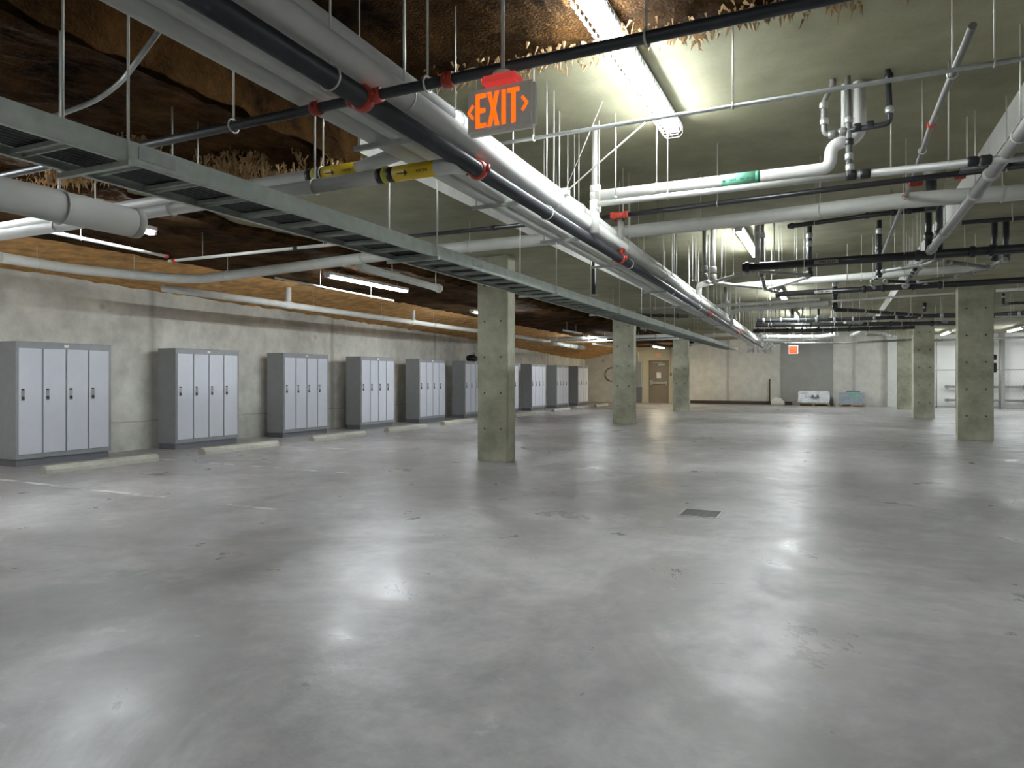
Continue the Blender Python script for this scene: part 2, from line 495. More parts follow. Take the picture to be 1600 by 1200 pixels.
# ------------------------------------------------------------------ columns
def column(px0, px1, pyb, depth, label, rows=True, wfix=None):
    a = P(px0, pyb, 0); Y = a.y; x0 = a.x
    x1 = PY(px1, pyb, Y).x
    t = Thing('concrete_column', label, 'column', ((x0 + x1) / 2, Y + depth / 2, 0))
    t.part('shaft', lambda b: box(b, x0, x1, Y, Y + depth, 0, ceil_z(x0, Y) + .0, bev=.012), M['column'])
    ww = x1 - x0
    for fx in (.24, .78):
        for z in (.55, 1.15, 1.75, 2.35, 2.95):
            c = Vector((x0 + ww * fx, Y, z))
            t.part('tie_hole', lambda b: tube(b, [c + Vector((0, -.002, 0)), c + Vector((0, .01, 0))], .016 if ww < .6 else .02, 10), M['hole'])
    return x0, x1, Y
c1 = column(746, 793, 720, .30, 'nearest concrete column, standing left of centre in front of the lockers')
c2 = column(957, 990, 662, .30, 'middle column of the left row, left of the brown door')
c3 = column(1051, 1075, 643, .30, 'farthest column of the left row, striped with shadows, right of the brown door')
r1 = column(1497, 1553, 688, .34, 'broad near column on the right with two small dark boxes on its side')
r2 = column(1428, 1460, 654, .34, 'second column of the right row, left of the white wall')
r3 = column(1402, 1425, 640, .34, 'farthest column of the right row, left of the second column')
def jbox(py0, py1, label):
    z0, z1 = PY(1553, py1, r1[2]).z, PY(1553, py0, r1[2]).z
    t = Thing('junction_box', label, 'electrical box', (r1[1] + .03, r1[2] + .1, z0))
    t.part('housing', lambda b: box(b, r1[1], r1[1] + .055, r1[2] + .04, r1[2] + .16, z0, z1, bev=.004), M['black'])
    t.part('cover', lambda b: box(b, r1[1] + .055, r1[1] + .062, r1[2] + .05, r1[2] + .15, z0 + .01, z1 - .01), M['mid_pipe'])
jbox(554, 562, 'upper small dark box on the side of the broad right column')
jbox(567, 582, 'lower taller dark box on the side of the broad right column')

# ------------------------------------------------------------------ lockers
LW, LD, LH = 1.56, .50, 1.97
def build_locker(label):
    t = Thing('locker_bank', label, 'lockers', (0, 0, 0), 'locker banks along the left wall')
    # local: front face at x=0, facing +x, runs along y 0..LW
    t.part('plinth', lambda b: box(b, -LD + .02, -.035, .02, LW - .02, 0, .115), M['locker_base'])
    def body(b):
        box(b, -LD, 0, 0, LW, .115, LH)
        box(b, -LD - .003, .012, -.006, LW + .006, LH, LH + .012)
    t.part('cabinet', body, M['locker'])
    n = 4; fr = .035; dw = (LW - 2 * fr + .012) / n
    for k in range(n):
        y0 = fr + k * dw; y1 = y0 + dw - .028
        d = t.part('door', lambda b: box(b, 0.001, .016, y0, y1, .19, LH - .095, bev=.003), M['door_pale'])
        zc = 1.13
        def handle(b):
            box(b, .016, .022, y0 + .035, y0 + .085, zc - .09, zc + .07)
        t.part('latch', handle, M['chrome'], d)
        t.part('keyhole', lambda b: box(b, .016, .024, y0 + .038, y0 + .082, zc + .075, zc + .10), M['black'], d)
        def lock(b):
            box(b, .020, .036, y0 + .045, y0 + .080, zc - .07, zc - .035, bev=.004)
            torus(b, (.03, y0 + .0625, zc - .035), (1, 0, 0), .014, .003, 10, 5)
        t.part('padlock', lock, M['black'], d)
    t.part('number_plate', lambda b: box(b, 0.0, .006, LW * .5 - .035, LW * .5 + .035, LH - .065, LH - .02), M['paper'])
    return t.o
Y0L, SL = 6.39, 2.876
XF = -11.62
labs = ['nearest grey bank of four pale lockers, cut by the left edge, side in shadow',
        'second locker bank from the left, between two wheel stops',
        'third locker bank from the left, dark sided, number plate glinting',
        'fourth locker bank from the left along the concrete wall',
        'fifth locker bank from the left, casting a shadow on the wall beside it',
        'locker bank partly hidden by the nearest column, black item on top',
        'locker bank mostly hidden behind the nearest column, one door showing right of it',
        'dark sided locker bank just right of the nearest column',
        'second to last locker bank towards the far corner',
        'last locker bank, nearest the far corner of the wall']
proto = build_locker(labs[0]); proto.location = (XF, Y0L, 0)
for i in range(1, 10):
    Y = Y0L + SL * i
    copy_tree(proto, (XF, Y, 0), labs[i], 'locker banks along the left wall')
# black bag on the sixth bank
t = Thing('duffel_bag', 'small black bag lying on top of the locker bank beside the nearest column', 'bag', (XF - .2, Y0L + SL * 5 + .9, LH + .012))
def bag(b):
    bmesh.ops.create_icosphere(b, subdivisions=3, radius=.5)
    for v in b.verts:
        n = noise.noise(v.co * 3) * .12
        v.co = Vector((v.co.x * .36, v.co.y * .62, max(-.11, v.co.z * .26 + n * .5)))
    bmesh.ops.translate(b, verts=b.verts, vec=t.loc + Vector((0, 0, .11)))
    for f in b.faces: f.smooth = True
t.part('bag_body', bag, M['black'])
t.tubes('handle', bend([t.loc + Vector((0, .02, .19)), t.loc + Vector((0, .10, .36)), t.loc + Vector((0, .24, .16))], .08), .012, M['black'], 8)

# ------------------------------------------------------------------ wheel stops
def stop_mesh():
    bm = bmesh.new()
    n = 7; L = 1.83; prof = [(-.085, 0), (-.085, .055), (-.055, .105), (-.02, .12), (.02, .12), (.055, .105), (.085, .055), (.085, 0)]
    rings = []
    for y, s in ((0, .96), (.02, 1), (L - .02, 1), (L, .96)):
        rings.append([bm.verts.new((x * s, y, z * s)) for x, z in prof])
    for a, b_ in zip(rings, rings[1:]):
        for i in range(len(prof)):
            j = (i + 1) % len(prof); bm.faces.new((a[i], a[j], b_[j], b_[i]))
    bm.faces.new(rings[0][::-1]); bm.faces.new(rings[-1])
    return bm
sl = ['nearest concrete wheel stop, in front of the first locker bank', 'wheel stop between the second and third locker banks',
      'wheel stop between the third and fourth locker banks', 'wheel stop just before the fifth locker bank',
      'wheel stop left of the foot of the nearest column', 'first wheel stop right of the nearest column',
      'second wheel stop right of the nearest column', 'dark-ended wheel stop in front of the last locker bank',
      'farthest wheel stop, beside the middle left column']
spx = [(68, 741), (316, 713), (487, 692), (604, 678), (692, 665.5), (803, 652), (864, 643.5), (899, 639), (930, 636)]
for i, (px, py) in enumerate(spx):
    a = P(px, py, 0)
    Yw = PX(px, -10.45) if i else a.y
    bm = stop_mesh()
    if i == 0:
        sm = mesh_obj('wheel_stop', bm, M['stop']); so = sm
    else:
        so = sm.copy(); COL.objects.link(so); bm.free()
    so.location = (-10.45, PX(px, -10.45), 0)
    tagit(so, sl[i], 'wheel stop', 'concrete wheel stops in front of the lockers')

# painted stall lines and floor drain
def line_obj(px0, py0, px1, py1, label):
    a, b_ = P(px0, py0, 0), P(px1, py1, 0)
    bm = bmesh.new(); Y = (a.y + b_.y) / 2
    box(bm, a.x, b_.x, Y - .04, Y + .04, .0005, .002)
    o = mesh_obj('stall_line', bm, M['paint_line'])
    tagit(o, label, 'floor marking', 'worn parking stall lines')
line_obj(-60, 738, 440, 804, 'worn white stall line starting in front of the first locker bank')
line_obj(255, 712, 560, 748, 'worn white stall line starting between the first and second locker banks')
line_obj(437, 693, 640, 710, 'faint white stall line starting beside the third locker bank')
line_obj(577, 678, 760, 690, 'faint white stall line starting beside the fourth locker bank')
da = P(1095, 802.5, 0)
t = Thing('floor_drain', 'square steel floor drain grate set in the polished floor', 'drain', da)
HW = .20
def dr_frame(b):
    for (x0, x1, y0, y1) in ((-HW, HW, -HW, -HW + .02), (-HW, HW, HW - .02, HW), (-HW, -HW + .02, -HW + .02, HW - .02), (HW - .02, HW, -HW + .02, HW - .02)):
        box(b, da.x + x0, da.x + x1, da.y + y0, da.y + y1, .001, .007)
t.part('frame', dr_frame, M['galv'])
def dr_bars(b):
    box(b, da.x - HW + .02, da.x + HW - .02, da.y - HW + .02, da.y + HW - .02, .0008, .002)
    for k in range(12):
        x = da.x - HW + .035 + k * .03
        box(b, x - .009, x + .009, da.y - HW + .02, da.y + HW - .02, .002, .006)
t.part('grate', dr_bars, M['drain'])

# ------------------------------------------------------------------ light fixtures
def build_fixture(L, kind, cage, label):
    t = Thing('strip_light', label, 'light fixture', (0, 0, 0))
    # local origin: centre of the far end, at the tube level; runs towards -y
    t.part('channel', lambda b: box(b, -.075, .075, -L, 0, .024, .075, bev=.004), M['lamp_base'])
    for sx in (-.032, .032):
        t.part('tube', lambda b: tube(b, [(sx, -L + .03, 0), (sx, -.03, 0)], .014, 6), M['tube_' + kind])
    for y in (-L, -.03):
        t.part('end_cap', lambda b: box(b, -.055, .055, y, y + .03, -.02, .035), M['lamp_base'])
    for y in (-.3, -L + .3):
        t.part('mounting_stem', lambda b: tube(b, [(0, y, .075), (0, y, .10 if kind == 'centre' and cage else .16)], .006, 6), M['rod'])
    if cage:
        def cg(b):
            n = int(L / .075)
            for k in range(n + 1):
                y = -L * k / n
                tube(b, [(-.085, y, .045), (-.085, y, -.03), (-.055, y, -.06), (.055, y, -.06), (.085, y, -.03), (.085, y, .045)], .0022, 4, False)
            for x, z in ((-.085, .0), (-.085, .045), (.085, .0), (.085, .045), (-.055, -.06), (0, -.06), (.055, -.06)):
                tube(b, [(x, 0, z), (x, -L, z)], .0022, 4, False)
        t.part('wire_guard', cg, M['lamp_base'])
    return t.o
fx_proto = build_fixture(2.44, 'centre', True, 'caged fluorescent strip light hanging right of the nearest exit sign')
fx_proto.location = (-1.31, 6.12, 3.60)
fx2 = None
FXP = {}
def light_at(loc, label, kind='cool'):
    if kind not in FXP:
        o = build_fixture(2.44, kind, False, label); o.location = loc; FXP[kind] = o; return o
    return copy_tree(FXP[kind], loc, label)
XC = -1.31
light_at((XC, 13.1, 3.60), 'strip light behind the long grey cross pipe, glowing between rising pipes', 'centre')
light_at((XC, 20.9, 3.60), 'third strip light of the centre row, below the labelled black drain', 'centre')
light_at((XC, 27.6, 3.60), 'fourth strip light of the centre row, deep in the pipe cluster', 'centre')
light_at((XC, 35.0, 3.60), 'strip light in the centre bay close to the back wall', 'centre')
light_at((XC, -4.2, 3.60), 'added strip light in the centre bay behind the viewpoint', 'centre')  # unseen lamp added to light the exit sign and near pipes
def lz(y): return ins_z(y) - .16
for (X, Yend, lab, kind) in ((-7.6, 5.75, 'strip light peeping past the capped end of the big grey duct', 'cool'),
                       (-8.05, 11.9, 'bright strip light over the third and fourth locker banks', 'cool'),
                       (-8.55, 18.1, 'strip light showing just left of the nearest column', 'cool'),
                       (-8.8, 27.9, 'strip light seen just left of the middle left column', 'cool'),
                       (-8.2, 36.0, 'yellowish strip light above the brown door', 'warm')):
    light_at((X, Yend, lz(Yend)), lab, kind)
light_at((-9.0, 3.1, lz(3)), 'strip light at the left edge beyond the big grey duct')
light_at((4.3, 36.0, 3.30), 'strip light seen between the two far right columns')
light_at((6.5, 34.6, 3.30), 'strip light right of the broad right column')
light_at((9.8, 36.2, 3.30), 'added strip light over the white wall just beyond the right edge of the view')  # this lamp and the next are unseen, added to brighten the white wall
light_at((13.5, 36.2, 3.30), 'added strip light over the white wall far beyond the right edge of the view')
OR = ['farthest', 'fourth', 'third', 'second', 'nearest']
for Y, o_ in zip((27.5, 20.5, 13.5, 6.5, -.5), OR):  # unseen row of lamps added as fill light from the right
    light_at((7.2, Y, 3.28), o_ + ' added strip light of the right aisle, beyond the right edge of the view')

# ------------------------------------------------------------------ pipes
def rod_to_ceiling(t, p, r, top=None, ring=True, parent=None):
    top = top if top is not None else ceil_z(p.x, p.y)
    if p.x < -6.95: top = ZLO
    if top - p.z < r + .02: return
    t.part('hanger_rod', lambda b: tube(b, [(p.x, p.y, p.z + r), (p.x, p.y, top)], .0055, 5), M['rod'])

def ring_part(t, p, d, r, mat=None):
    t.part('clevis_ring', lambda b: torus(b, p, d, r + .006, .005, 16, 5), mat or M['rod'])

def coupling(t, p, d, r, mat, ln=.05, lug=True):
    d = Vector(d).normalized()
    def f(b):
        tube(b, [p - d * ln / 2, p - d * ln / 3, p + d * ln / 3, p + d * ln / 2], [r * 1.12, r * 1.3, r * 1.3, r * 1.12], 14)
        if lug:
            s = d.cross(Vector((0, 0, 1)));
            if s.length < .1: s = Vector((1, 0, 0))
            s.normalize()
            for sg in (-1, 1):
                c = p + s * sg * r * 1.5
                tube(b, [c - Vector((0, 0, r * .5)), c + Vector((0, 0, r * .5))], r * .28, 6)
    t.part('coupling', f, mat)

def pipe(name, label, pts, r, mat, cat='pipe', group=None, hang=1.8, off=.5, bendr=None, fit=None, fmat=None, seg=12, ring=True, rtop=None):
    pts = [Vector(p) for p in pts]
    t = Thing(name, label, cat, pts[0], group)
    path = bend(pts, bendr if bendr is not None else r * 3) if len(pts) > 2 else pts
    t.tubes('pipe_run', path, r, mat, seg)
    # hangers on the near-horizontal runs
    for a, b_ in zip(pts, pts[1:]):
        d = b_ - a; ln = d.length
        if ln < .5 or abs(d.z) / ln > .3 or not hang: continue
        s = min(off, ln * .5)
        while s < ln - .08:
            p = a + d * (s / ln)
            rod_to_ceiling(t, p, r, rtop)
            if ring: ring_part(t, p, d, r)
            s += hang
    for f_ in (fit or []):
        i, fr = f_
        p = pts[i].lerp(pts[i + 1], fr)
        coupling(t, p, pts[i + 1] - pts[i], r, fmat or mat, max(.05, r * 1.1), fmat is M['red'])
    return t

BX_D = (-1.975, 2.68)
# main black sprinkler pipe and its red couplings
YE = 30.5
def bx(x, y): return x - .03 * (y - 3.5)     # the bundle runs a touch out of square with the wall
def runY(x, z, y0, y1): return [Vector((bx(x, y0), y0, z)), Vector((bx(x, y1), y1, z))]
yK = P(700, 125, 2.68).y
yD2 = P(750, 265, 2.68).y; yD3 = P(975, 403, 2.68).y
def fr(y): return (y + 1.0) / (YE + 1.0)
tD = pipe('sprinkler_main', 'thick black sprinkler main with red couplings running down the room', runY(*BX_D, -1.0, YE), .047, M['dark_pipe'], hang=2.6, off=3.3,
     fit=[(0, fr(yK)), (0, fr(yD2)), (0, fr(yD3)), (0, fr(14)), (0, fr(20)), (0, fr(26))], fmat=M['red'], seg=20)
tA = pipe('insulated_pipe', 'uppermost white insulated pipe on the right of the main pipe bundle', runY(-2.075, 2.955, -1, YE), .06, M['white_pipe'], hang=2.4, off=2.2, seg=20)
yf = P(722, 188, 2.955).y
tA.part('foil_joint', lambda b: tube(b, [(bx(-2.075, yf - .11), yf - .11, 2.955), (bx(-2.075, yf + .11), yf + .11, 2.955)], .063, 20), M['foil'], label='bright foil sleeve')
pipe('insulated_pipe', 'lower white insulated pipe beside the black sprinkler main', runY(-1.99, 2.822, -1, YE), .064, M['white_pipe'], hang=2.2, off=3.9, seg=20)
pipe('insulated_pipe', 'pale pipe tucked above the black sprinkler main', runY(-2.18, 2.88, -1, YE), .041, M['white_pipe'], hang=0)
tE1 = pipe('drain_pipe', 'left one of the two pale grey pipes in the main bundle', runY(-2.374, 2.79, -1, YE), .06, M['grey_pvc'], hang=0, seg=20)
tE2 = pipe('drain_pipe', 'right one of the two pale grey pipes in the main bundle', runY(-2.236, 2.79, -1, YE), .055, M['grey_pvc'], hang=0, seg=20)
# trapeze struts under the pair
for i, (px, py) in enumerate(((625, 222), (775, 322), (872, 377), (950, 417), (1020, 457), (1060, 480), (1090, 497), (1110, 509))):
    y = P(px, py, 2.71).y
    t = Thing('trapeze_hanger', ('nearest', 'second nearest', 'third nearest', 'fourth nearest', 'fifth nearest', 'sixth nearest', 'seventh nearest', 'farthest')[i] + ' strut trapeze carrying the pair of pale grey pipes', 'pipe hanger', (bx(-2.3, y), y, 2.71), 'trapeze hangers under the pale grey pipes')
    t.part('strut', lambda b: box(b, bx(-2.50, y), bx(-2.115, y), y - .013, y + .013, 2.702, 2.728), M['galv'])
    for x in (bx(-2.465, y), bx(-2.155, y)):
        t.part('hanger_rod', lambda b: tube(b, [(x, y, 2.728), (x, y, ZHI)], .006, 5), M['rod'])

# cross sprinkler branch near the camera
kx = P(700, 125, 2.68)
kl, kr = Vector((-9.0, kx.y, 2.68)), Vector((6.0, kx.y, 2.68))
tK = Thing('sprinkler_branch', 'black sprinkler branch with red couplings crossing behind the nearest exit sign', 'pipe', kl)
tK.tubes('pipe_run', [kl, kr], .023, M['dark_pipe'])
for px, py in ((512, 178), (697, 122), (558, 160), (592, 150)):
    p = P(px, py, 2.68); p.y = kx.y; coupling(tK, p, (1, 0, 0), .026, M['red'], .05)
for px in (200, 365, 668, 1010):
    u = (px - 800) / F; z = kx.y / (CC + SS * u); X = u * z * CC - z * SS
    rod_to_ceiling(tK, Vector((X, kx.y, 2.68)), .02); ring_part(tK, Vector((X, kx.y, 2.68)), (1, 0, 0), .028)

# thin conduit with drops
a, b_ = P(775, 229, 3.1), P(1640, 80, 3.1); ym = (a.y + b_.y) / 2
pipe('conduit', 'thin grey conduit crossing in front of the nearest strip light', [Vector((a.x - .3, ym, 3.1)), Vector((b_.x + 3, ym, 3.1))], .0135, M['galv'], hang=1.35, off=.62)

# yellow-labelled drain pipes
gy, hy_ = 0, 0
g1 = P(565, 260, 2.79); g0 = P(215, 320, 2.79); Yg = (g1.y + g0.y) / 2
e1 = P(612, 214, 2.91)
tG = pipe('drain_pipe', 'upper white cross pipe with a yellow label and an elbow up to the bundle',
          [Vector((g0.x - 3.2, Yg, 2.77)), Vector((g1.x - .03, Yg, 2.79)), Vector((-2.45, Yg - .11, 2.80))], .044, M['white_pipe'], hang=1.2, off=4.35, bendr=.05, seg=20)
h1 = P(680, 262, 2.60); h0 = P(300, 327, 2.60); Yh = (h1.y + h0.y) / 2
tH = pipe('drain_pipe', 'lower white cross pipe with a yellow label, left of the black main', [Vector((h0.x - 5, Yh, 2.60)), Vector((xat(697, Yh), Yh, 2.615)), Vector((xat(697, Yh) - .06, Yh + .36, 2.72))], .044, M['white_pipe'], hang=1.3, off=5.1, bendr=.06, seg=20)
def pipe_label(t, Y, z, r, xs, mats_):
    for (x0, x1), mt in zip(xs, mats_):
        t.part('label_band', lambda b: tube(b, [(x0, Y, z), (x1, Y, z)], r + .0015, 24, True), mt)
def marks(t, Y, z, r, x0, x1, arrow):
    """dark arrow and a short row of letter strokes on the label, wrapped on the pipe front"""
    rr = r + .0025
    def dot(b, xa, xb, a0, a1):
        for (aa, ab) in ((a0, a1),):
            v = []
            for x in (xa, xb):
                for an in (aa, ab):
                    v.append(b.verts.new((x, Y - rr * math.cos(an), z + rr * math.sin(an))))
            b.faces.new((v[0], v[2], v[3], v[1]))
    L = x1 - x0
    def f(b):
        am = -.35
        dot(b, x0 + L * .12, x0 + L * .40, am - .07, am + .07)
        xh = x0 + L * (.12 if arrow < 0 else .40)
        for k in range(4):
            w_ = .08 + .09 * k
            s = 1 if arrow < 0 else -1
            xa, xb = xh + s * L * .02 * k, xh + s * L * .02 * (k + 1)
            dot(b, min(xa, xb), max(xa, xb), am - w_, am + w_)
    t.part('printed_arrow', f, M['ink'])
    def g(b):
        am = -.35
        for k in range(5):
            xa = x0 + L * (.62 + .055 * k)
            dot(b, xa, xa + L * .012, am - .16, am + .16)
            if k in (0, 2, 3): dot(b, xa, xa + L * .04, am + .11, am + .16)
            if k in (0, 1, 3, 4): dot(b, xa, xa + L * .04, am - .02, am + .03)
            if k in (1, 4): dot(b, xa + L * .03, xa + L * .04, am - .16, am + .16)
    t.part('printed_lettering', g, M['ink'])
gx = [xat(p, Yg) for p in (482, 491, 499, 507, 562)]
pipe_label(tG, Yg, 2.789, .044, [(gx[0], gx[1]), (gx[1], gx[2]), (gx[2], gx[3]), (gx[3], gx[4])], [M['black'], M['yel_green'], M['black'], M['yellow']])
marks(tG, Yg, 2.789, .0455, gx[3], gx[4], 1)
hx = [xat(p, Yh) for p in (592, 601, 609, 618, 681)]
zh_ = 2.614
pipe_label(tH, Yh, zh_, .044, [(hx[0], hx[1]), (hx[1], hx[2]), (hx[2], hx[3]), (hx[3], hx[4])], [M['black'], M['yel_green'], M['black'], M['yellow']])
marks(tH, Yh, zh_, .0455, hx[3], hx[4], 1)

# big grey duct with a capped end
q = P(216, 350, 2.33)
tQ = Thing('grey_duct', 'big fat grey pipe ending in a cap left of the first strip light', 'duct', (q.x, -1, 2.33))
tQ.part('pipe_run', lambda b: tube(b, [(q.x, -1.5, 2.33), (q.x, q.y - .05, 2.33)], .086, 28), M['grey_pipe'])
tQ.part('end_cap', lambda b: tube(b, [(q.x, q.y - .05, 2.33), (q.x, q.y - .01, 2.33), (q.x, q.y, 2.33)], [.088, .088, .086], 28), M['grey_pipe'])
for y in (.2, 2.3):
    tQ.part('hanger_rod', lambda b: tube(b, [(q.x, y, 2.42), (q.x, y, ZLO)], .0055, 5), M['rod'])
    ring_part(tQ, Vector((q.x, y, 2.33)), (0, 1, 0), .088)

# bent conduit at top left above the tray
pipe('conduit', 'grey conduit sweeping down behind the near end of the cable tray', [P(262, 30, 3.05), P(190, 128, 3.05), P(150, 158, 3.0), P(85, 182, 2.95), P(-60, 215, 2.95)], .014, M['galv'], hang=0, bendr=.25)

# long grey cross pipe T and its wall branch
Yt = (P(1100, 350, 3.14).y + P(1000, 361, 3.14).y) / 2
tw = P(310, 437, 3.02)
tT = pipe('insulated_pipe', 'long pale grey pipe crossing the whole room under the strip lights',
     [P(0, 402, 3.06), P(110, 420, 3.05), P(300, 438, 3.02), P(500, 412, 3.05), P(640, 394, 3.10), Vector((P(1000, 361, 3.14).x, Yt, 3.14)), P(1200, 339, 3.14), P(1370, 317, 3.14), P(1440, 311, 3.14), P(1700, 293, 3.14)],
     .075, M['grey_pvc'], hang=2.1, off=.9, bendr=.5, seg=20)
# pipe running on the left wall with rising stubs
wA, wB = P(235, 447, 2.93), P(745, 517, 2.93)
dw_ = (wB - wA)
wS, wE = wA + dw_ * .02, wA + dw_ * 1.55
tW = pipe('drain_pipe', 'white drain pipe along the top of the locker wall with rising stubs', [wS, wE], .065, M['white_pipe'], hang=2.6, off=1.2, seg=16)
for px in (447, 648):
    fr_ = ((PX(px, (wA.x + wB.x) / 2)) - wS.y) / (wE.y - wS.y)
    p = wS.lerp(wE, fr_)
    tW.tubes('riser_stub', [p, p + Vector((0, 0, .37))], .06, M['white_pipe'], 14)
    coupling(tW, p, dw_, .062, M['white_pipe'], .24, False)
# sprinkler cross line behind the tray
Yv = P(820, 352, 3.0).y
vl, vr = P(264, 408, 3.0), P(822, 351, 3.0)
tV = Thing('sprinkler_branch', 'thin sprinkler line crossing from the wall side under the tray to the bundle', 'pipe', vl)
vm = vl.lerp(vr, .55)
tV.tubes('pipe_run', [vl, vm], .021, M['white_pipe'])
tV.tubes('pipe_run', [vm, vr], .023, M['black_pipe'], label='black far length')
for f_ in (.02, .42, .62, .93): coupling(tV, vl.lerp(vr, f_), vr - vl, .022, M['red'] if f_ < .1 else M['black_pipe'], .07)
for f_ in (.12, .5, .8): rod_to_ceiling(tV, vl.lerp(vr, f_), .02)
pipe('sprinkler_branch', 'thin white sprinkler line with a red joint beside the big grey duct', [P(60, 358, 3.0), P(262, 401, 3.0)], .02, M['white_pipe'], hang=1.4, fit=[(0, .98)], fmat=M['red'])
pipe('sprinkler_branch', 'thin white capped sprinkler line under the bright strip light', [P(430, 434, 3.03), P(615, 470, 3.0)], .017, M['white_pipe'], hang=1.5, off=1.1, fit=[(0, .99)])
pipe('drain_pipe', 'short pale capped pipe right of the bright strip light', [P(560, 416, 3.08), P(687, 451, 3.08)], .062, M['grey_pvc'], hang=1.6, off=1.0, fit=[(0, .985)])

# insulated supply group at centre right
mY = (P(940, 306, 3.06).y + P(1295, 262, 3.06).y) / 2
m0, m1 = Vector((P(932, 306, 3.06).x, mY, 3.06)), Vector((xat(1298, mY), mY, 3.06))
zup = PY(1300, 226, mY).z
mx2 = xat(1343, mY)
tM = pipe('insulated_pipe', 'white insulated pipe with a green label that loops up to the ceiling',
     [m0, m1, Vector((m1.x, mY, zup)), Vector((mx2, mY, zup + .02)), Vector((mx2, mY, ZHI))], .048, M['white_pipe'], hang=1.4, off=.55, bendr=.09, seg=18)
tM.tubes('ceiling_riser', [Vector((xat(1322, mY), mY, zup + .02)), Vector((xat(1322, mY), mY, ZHI))], .035, M['white_pipe'])
gxx = [xat(p, mY) for p in (1128, 1181, 1188)]
tM.part('label_band', lambda b: tube(b, [(gxx[0], mY, 3.06), (gxx[1], mY, 3.06)], .0495, 24), M['green'])
tM.part('label_band', lambda b: tube(b, [(gxx[1], mY, 3.06), (gxx[2], mY, 3.06)], .0497, 24), M['dkgreen'])
def gmarks(b):
    L = gxx[1] - gxx[0]; rr = .051
    def dot(xa, xb, a0, a1):
        v = [b.verts.new((x, mY - rr * math.cos(an), 3.06 + rr * math.sin(an))) for x in (xa, xb) for an in (a0, a1)]
        b.faces.new((v[0], v[2], v[3], v[1]))
    for s0, n in ((.26, 7), (.56, 4), (.77, 6)):
        for k in range(n):
            x = gxx[0] + L * (s0 + .028 * k); dot(x, x + L * .018, -.45, -.12)
    dot(gxx[0] + L * .05, gxx[0] + L * .13, -.55, -.2)
tM.part('printed_lettering', gmarks, M['dkgreen'])
mY2 = mY - .13; mz2 = 2.95
n0, n1 = Vector((xat(934, mY2), mY2, mz2)), Vector((xat(1328, mY2), mY2, mz2))
tM2 = pipe('water_pipe', 'thinner pipe under the green-labelled pipe, turning dark towards the right', [n0, n1], .026, M['grey_pvc'], hang=1.35, off=.62)
tM2.tubes('pipe_run', [n1 + Vector((.03, 0, 0)), Vector((xat(1560, mY2) + 4, mY2, mz2 - .03))], .03, M['mid_pipe'], label='dark length')
for px in (1330, 1352, 1520, 1540): coupling(tM2, Vector((xat(px, mY2), mY2, mz2)), (1, 0, 0), .03, M['black_pipe'], .07, False)
for px in (1392, 1482): rod_to_ceiling(tM2, Vector((xat(px, mY2), mY2, mz2)), .03)
# riser group hung from ceiling with black fittings
zt = PY(1325, 205, mY2).z; zl = PY(1287, 208, mY2).z
tR = Thing('drain_riser', 'branching cast iron drain with black clamps dropping from the ceiling at right', 'pipe', (xat(1325, mY2), mY2, mz2))
yy = mY2 - .02
def pv(px, py, d=0): 
    p = PY(px, py, yy + d); p.z = min(p.z, ceil_z(p.x, p.y)); return p
tR.tubes('pipe_run', [Vector((xat(1327, yy), yy, mz2)), Vector((xat(1324, yy), yy, ceil_z(0, 5)))], .022, M['mid_pipe'])
tR.tubes('branch', bend([Vector((xat(1301, yy), yy, ZHI)), pv(1302, 132), pv(1287, 160), pv(1288, 212), pv(1325, 202)], .05), .021, M['mid_pipe'])
tR.tubes('branch', bend([pv(1325, 204), pv(1391, 193), Vector((xat(1387, yy), yy, ceil_z(xat(1387, yy), 5)))], .05), .021, M['dark_pipe'])
for px, py, vert in ((1287, 165, 1), (1288, 190, 1), (1300, 210, 0), (1316, 206, 0), (1326, 188, 1), (1327, 222, 1), (1327, 245, 1), (1328, 262, 1), (1340, 199, 0), (1360, 195, 0), (1390, 172, 1), (1389, 120, 1)):
    coupling(tR, pv(px, py), (0, 0, 1) if vert else (1, 0, 0), .024, M['black_pipe'] if (px + py) % 2 else M['galv'], .05, False)
# riser at left end of the group
rx = xat(929, mY)
t = Thing('water_riser', 'mottled grey riser from the ceiling down into the pipe bundle', 'pipe', (rx, mY, 2.8))
t.tubes('pipe_run', [Vector((rx, mY, 2.72)), Vector((rx, mY, 3.02))], .045, M['white_pipe'])
t.tubes('pipe_run', [Vector((rx, mY, 3.02)), Vector((rx, mY, ZHI))], .026, M['grey_pipe'])
for z in (2.95, 3.06, 3.12): t.part('fitting', lambda b: tube(b, [(rx - .03, mY, z), (rx + .05, mY, z)], .045, 12), M['white_pipe'])

# black sprinkler branch N with red fittings
na, nb = P(942, 340, 3.11), P(1700, 246, 3.11)
tN = pipe('sprinkler_branch', 'black sprinkler branch with a red tee, under the green-labelled pipe', [na, nb], .026, M['black_pipe'], hang=2.3, off=1.2)
for dx in (-.07, .07): coupling(tN, P(968, 336, 3.11) + Vector((dx, 0, 0)), (1, 0, 0), .03, M['red'], .05)
tN.tubes('tee', [P(968, 336, 3.11) - Vector((.07, 0, 0)), P(968, 336, 3.11) + Vector((.07, 0, 0))], .033, M['red'])
coupling(tN, P(968, 344, 3.09), (0, 0, 1), .03, M['red'], .05)
tN.tubes('drop_nipple', [P(969, 341, 3.09), Vector((bx(BX_D[0], yD3), yD3, 2.71))], .026, M['mid_pipe'])
coupling(tN, Vector((bx(BX_D[0], yD3), yD3, 2.76)), (0, 0, 1), .034, M['red'], .07)
coupling(tN, P(1431, 285, 3.11), (1, 0, 0), .03, M['red'], .10); coupling(tN, P(1500, 273, 3.11), (1, 0, 0), .03, M['red'], .08)
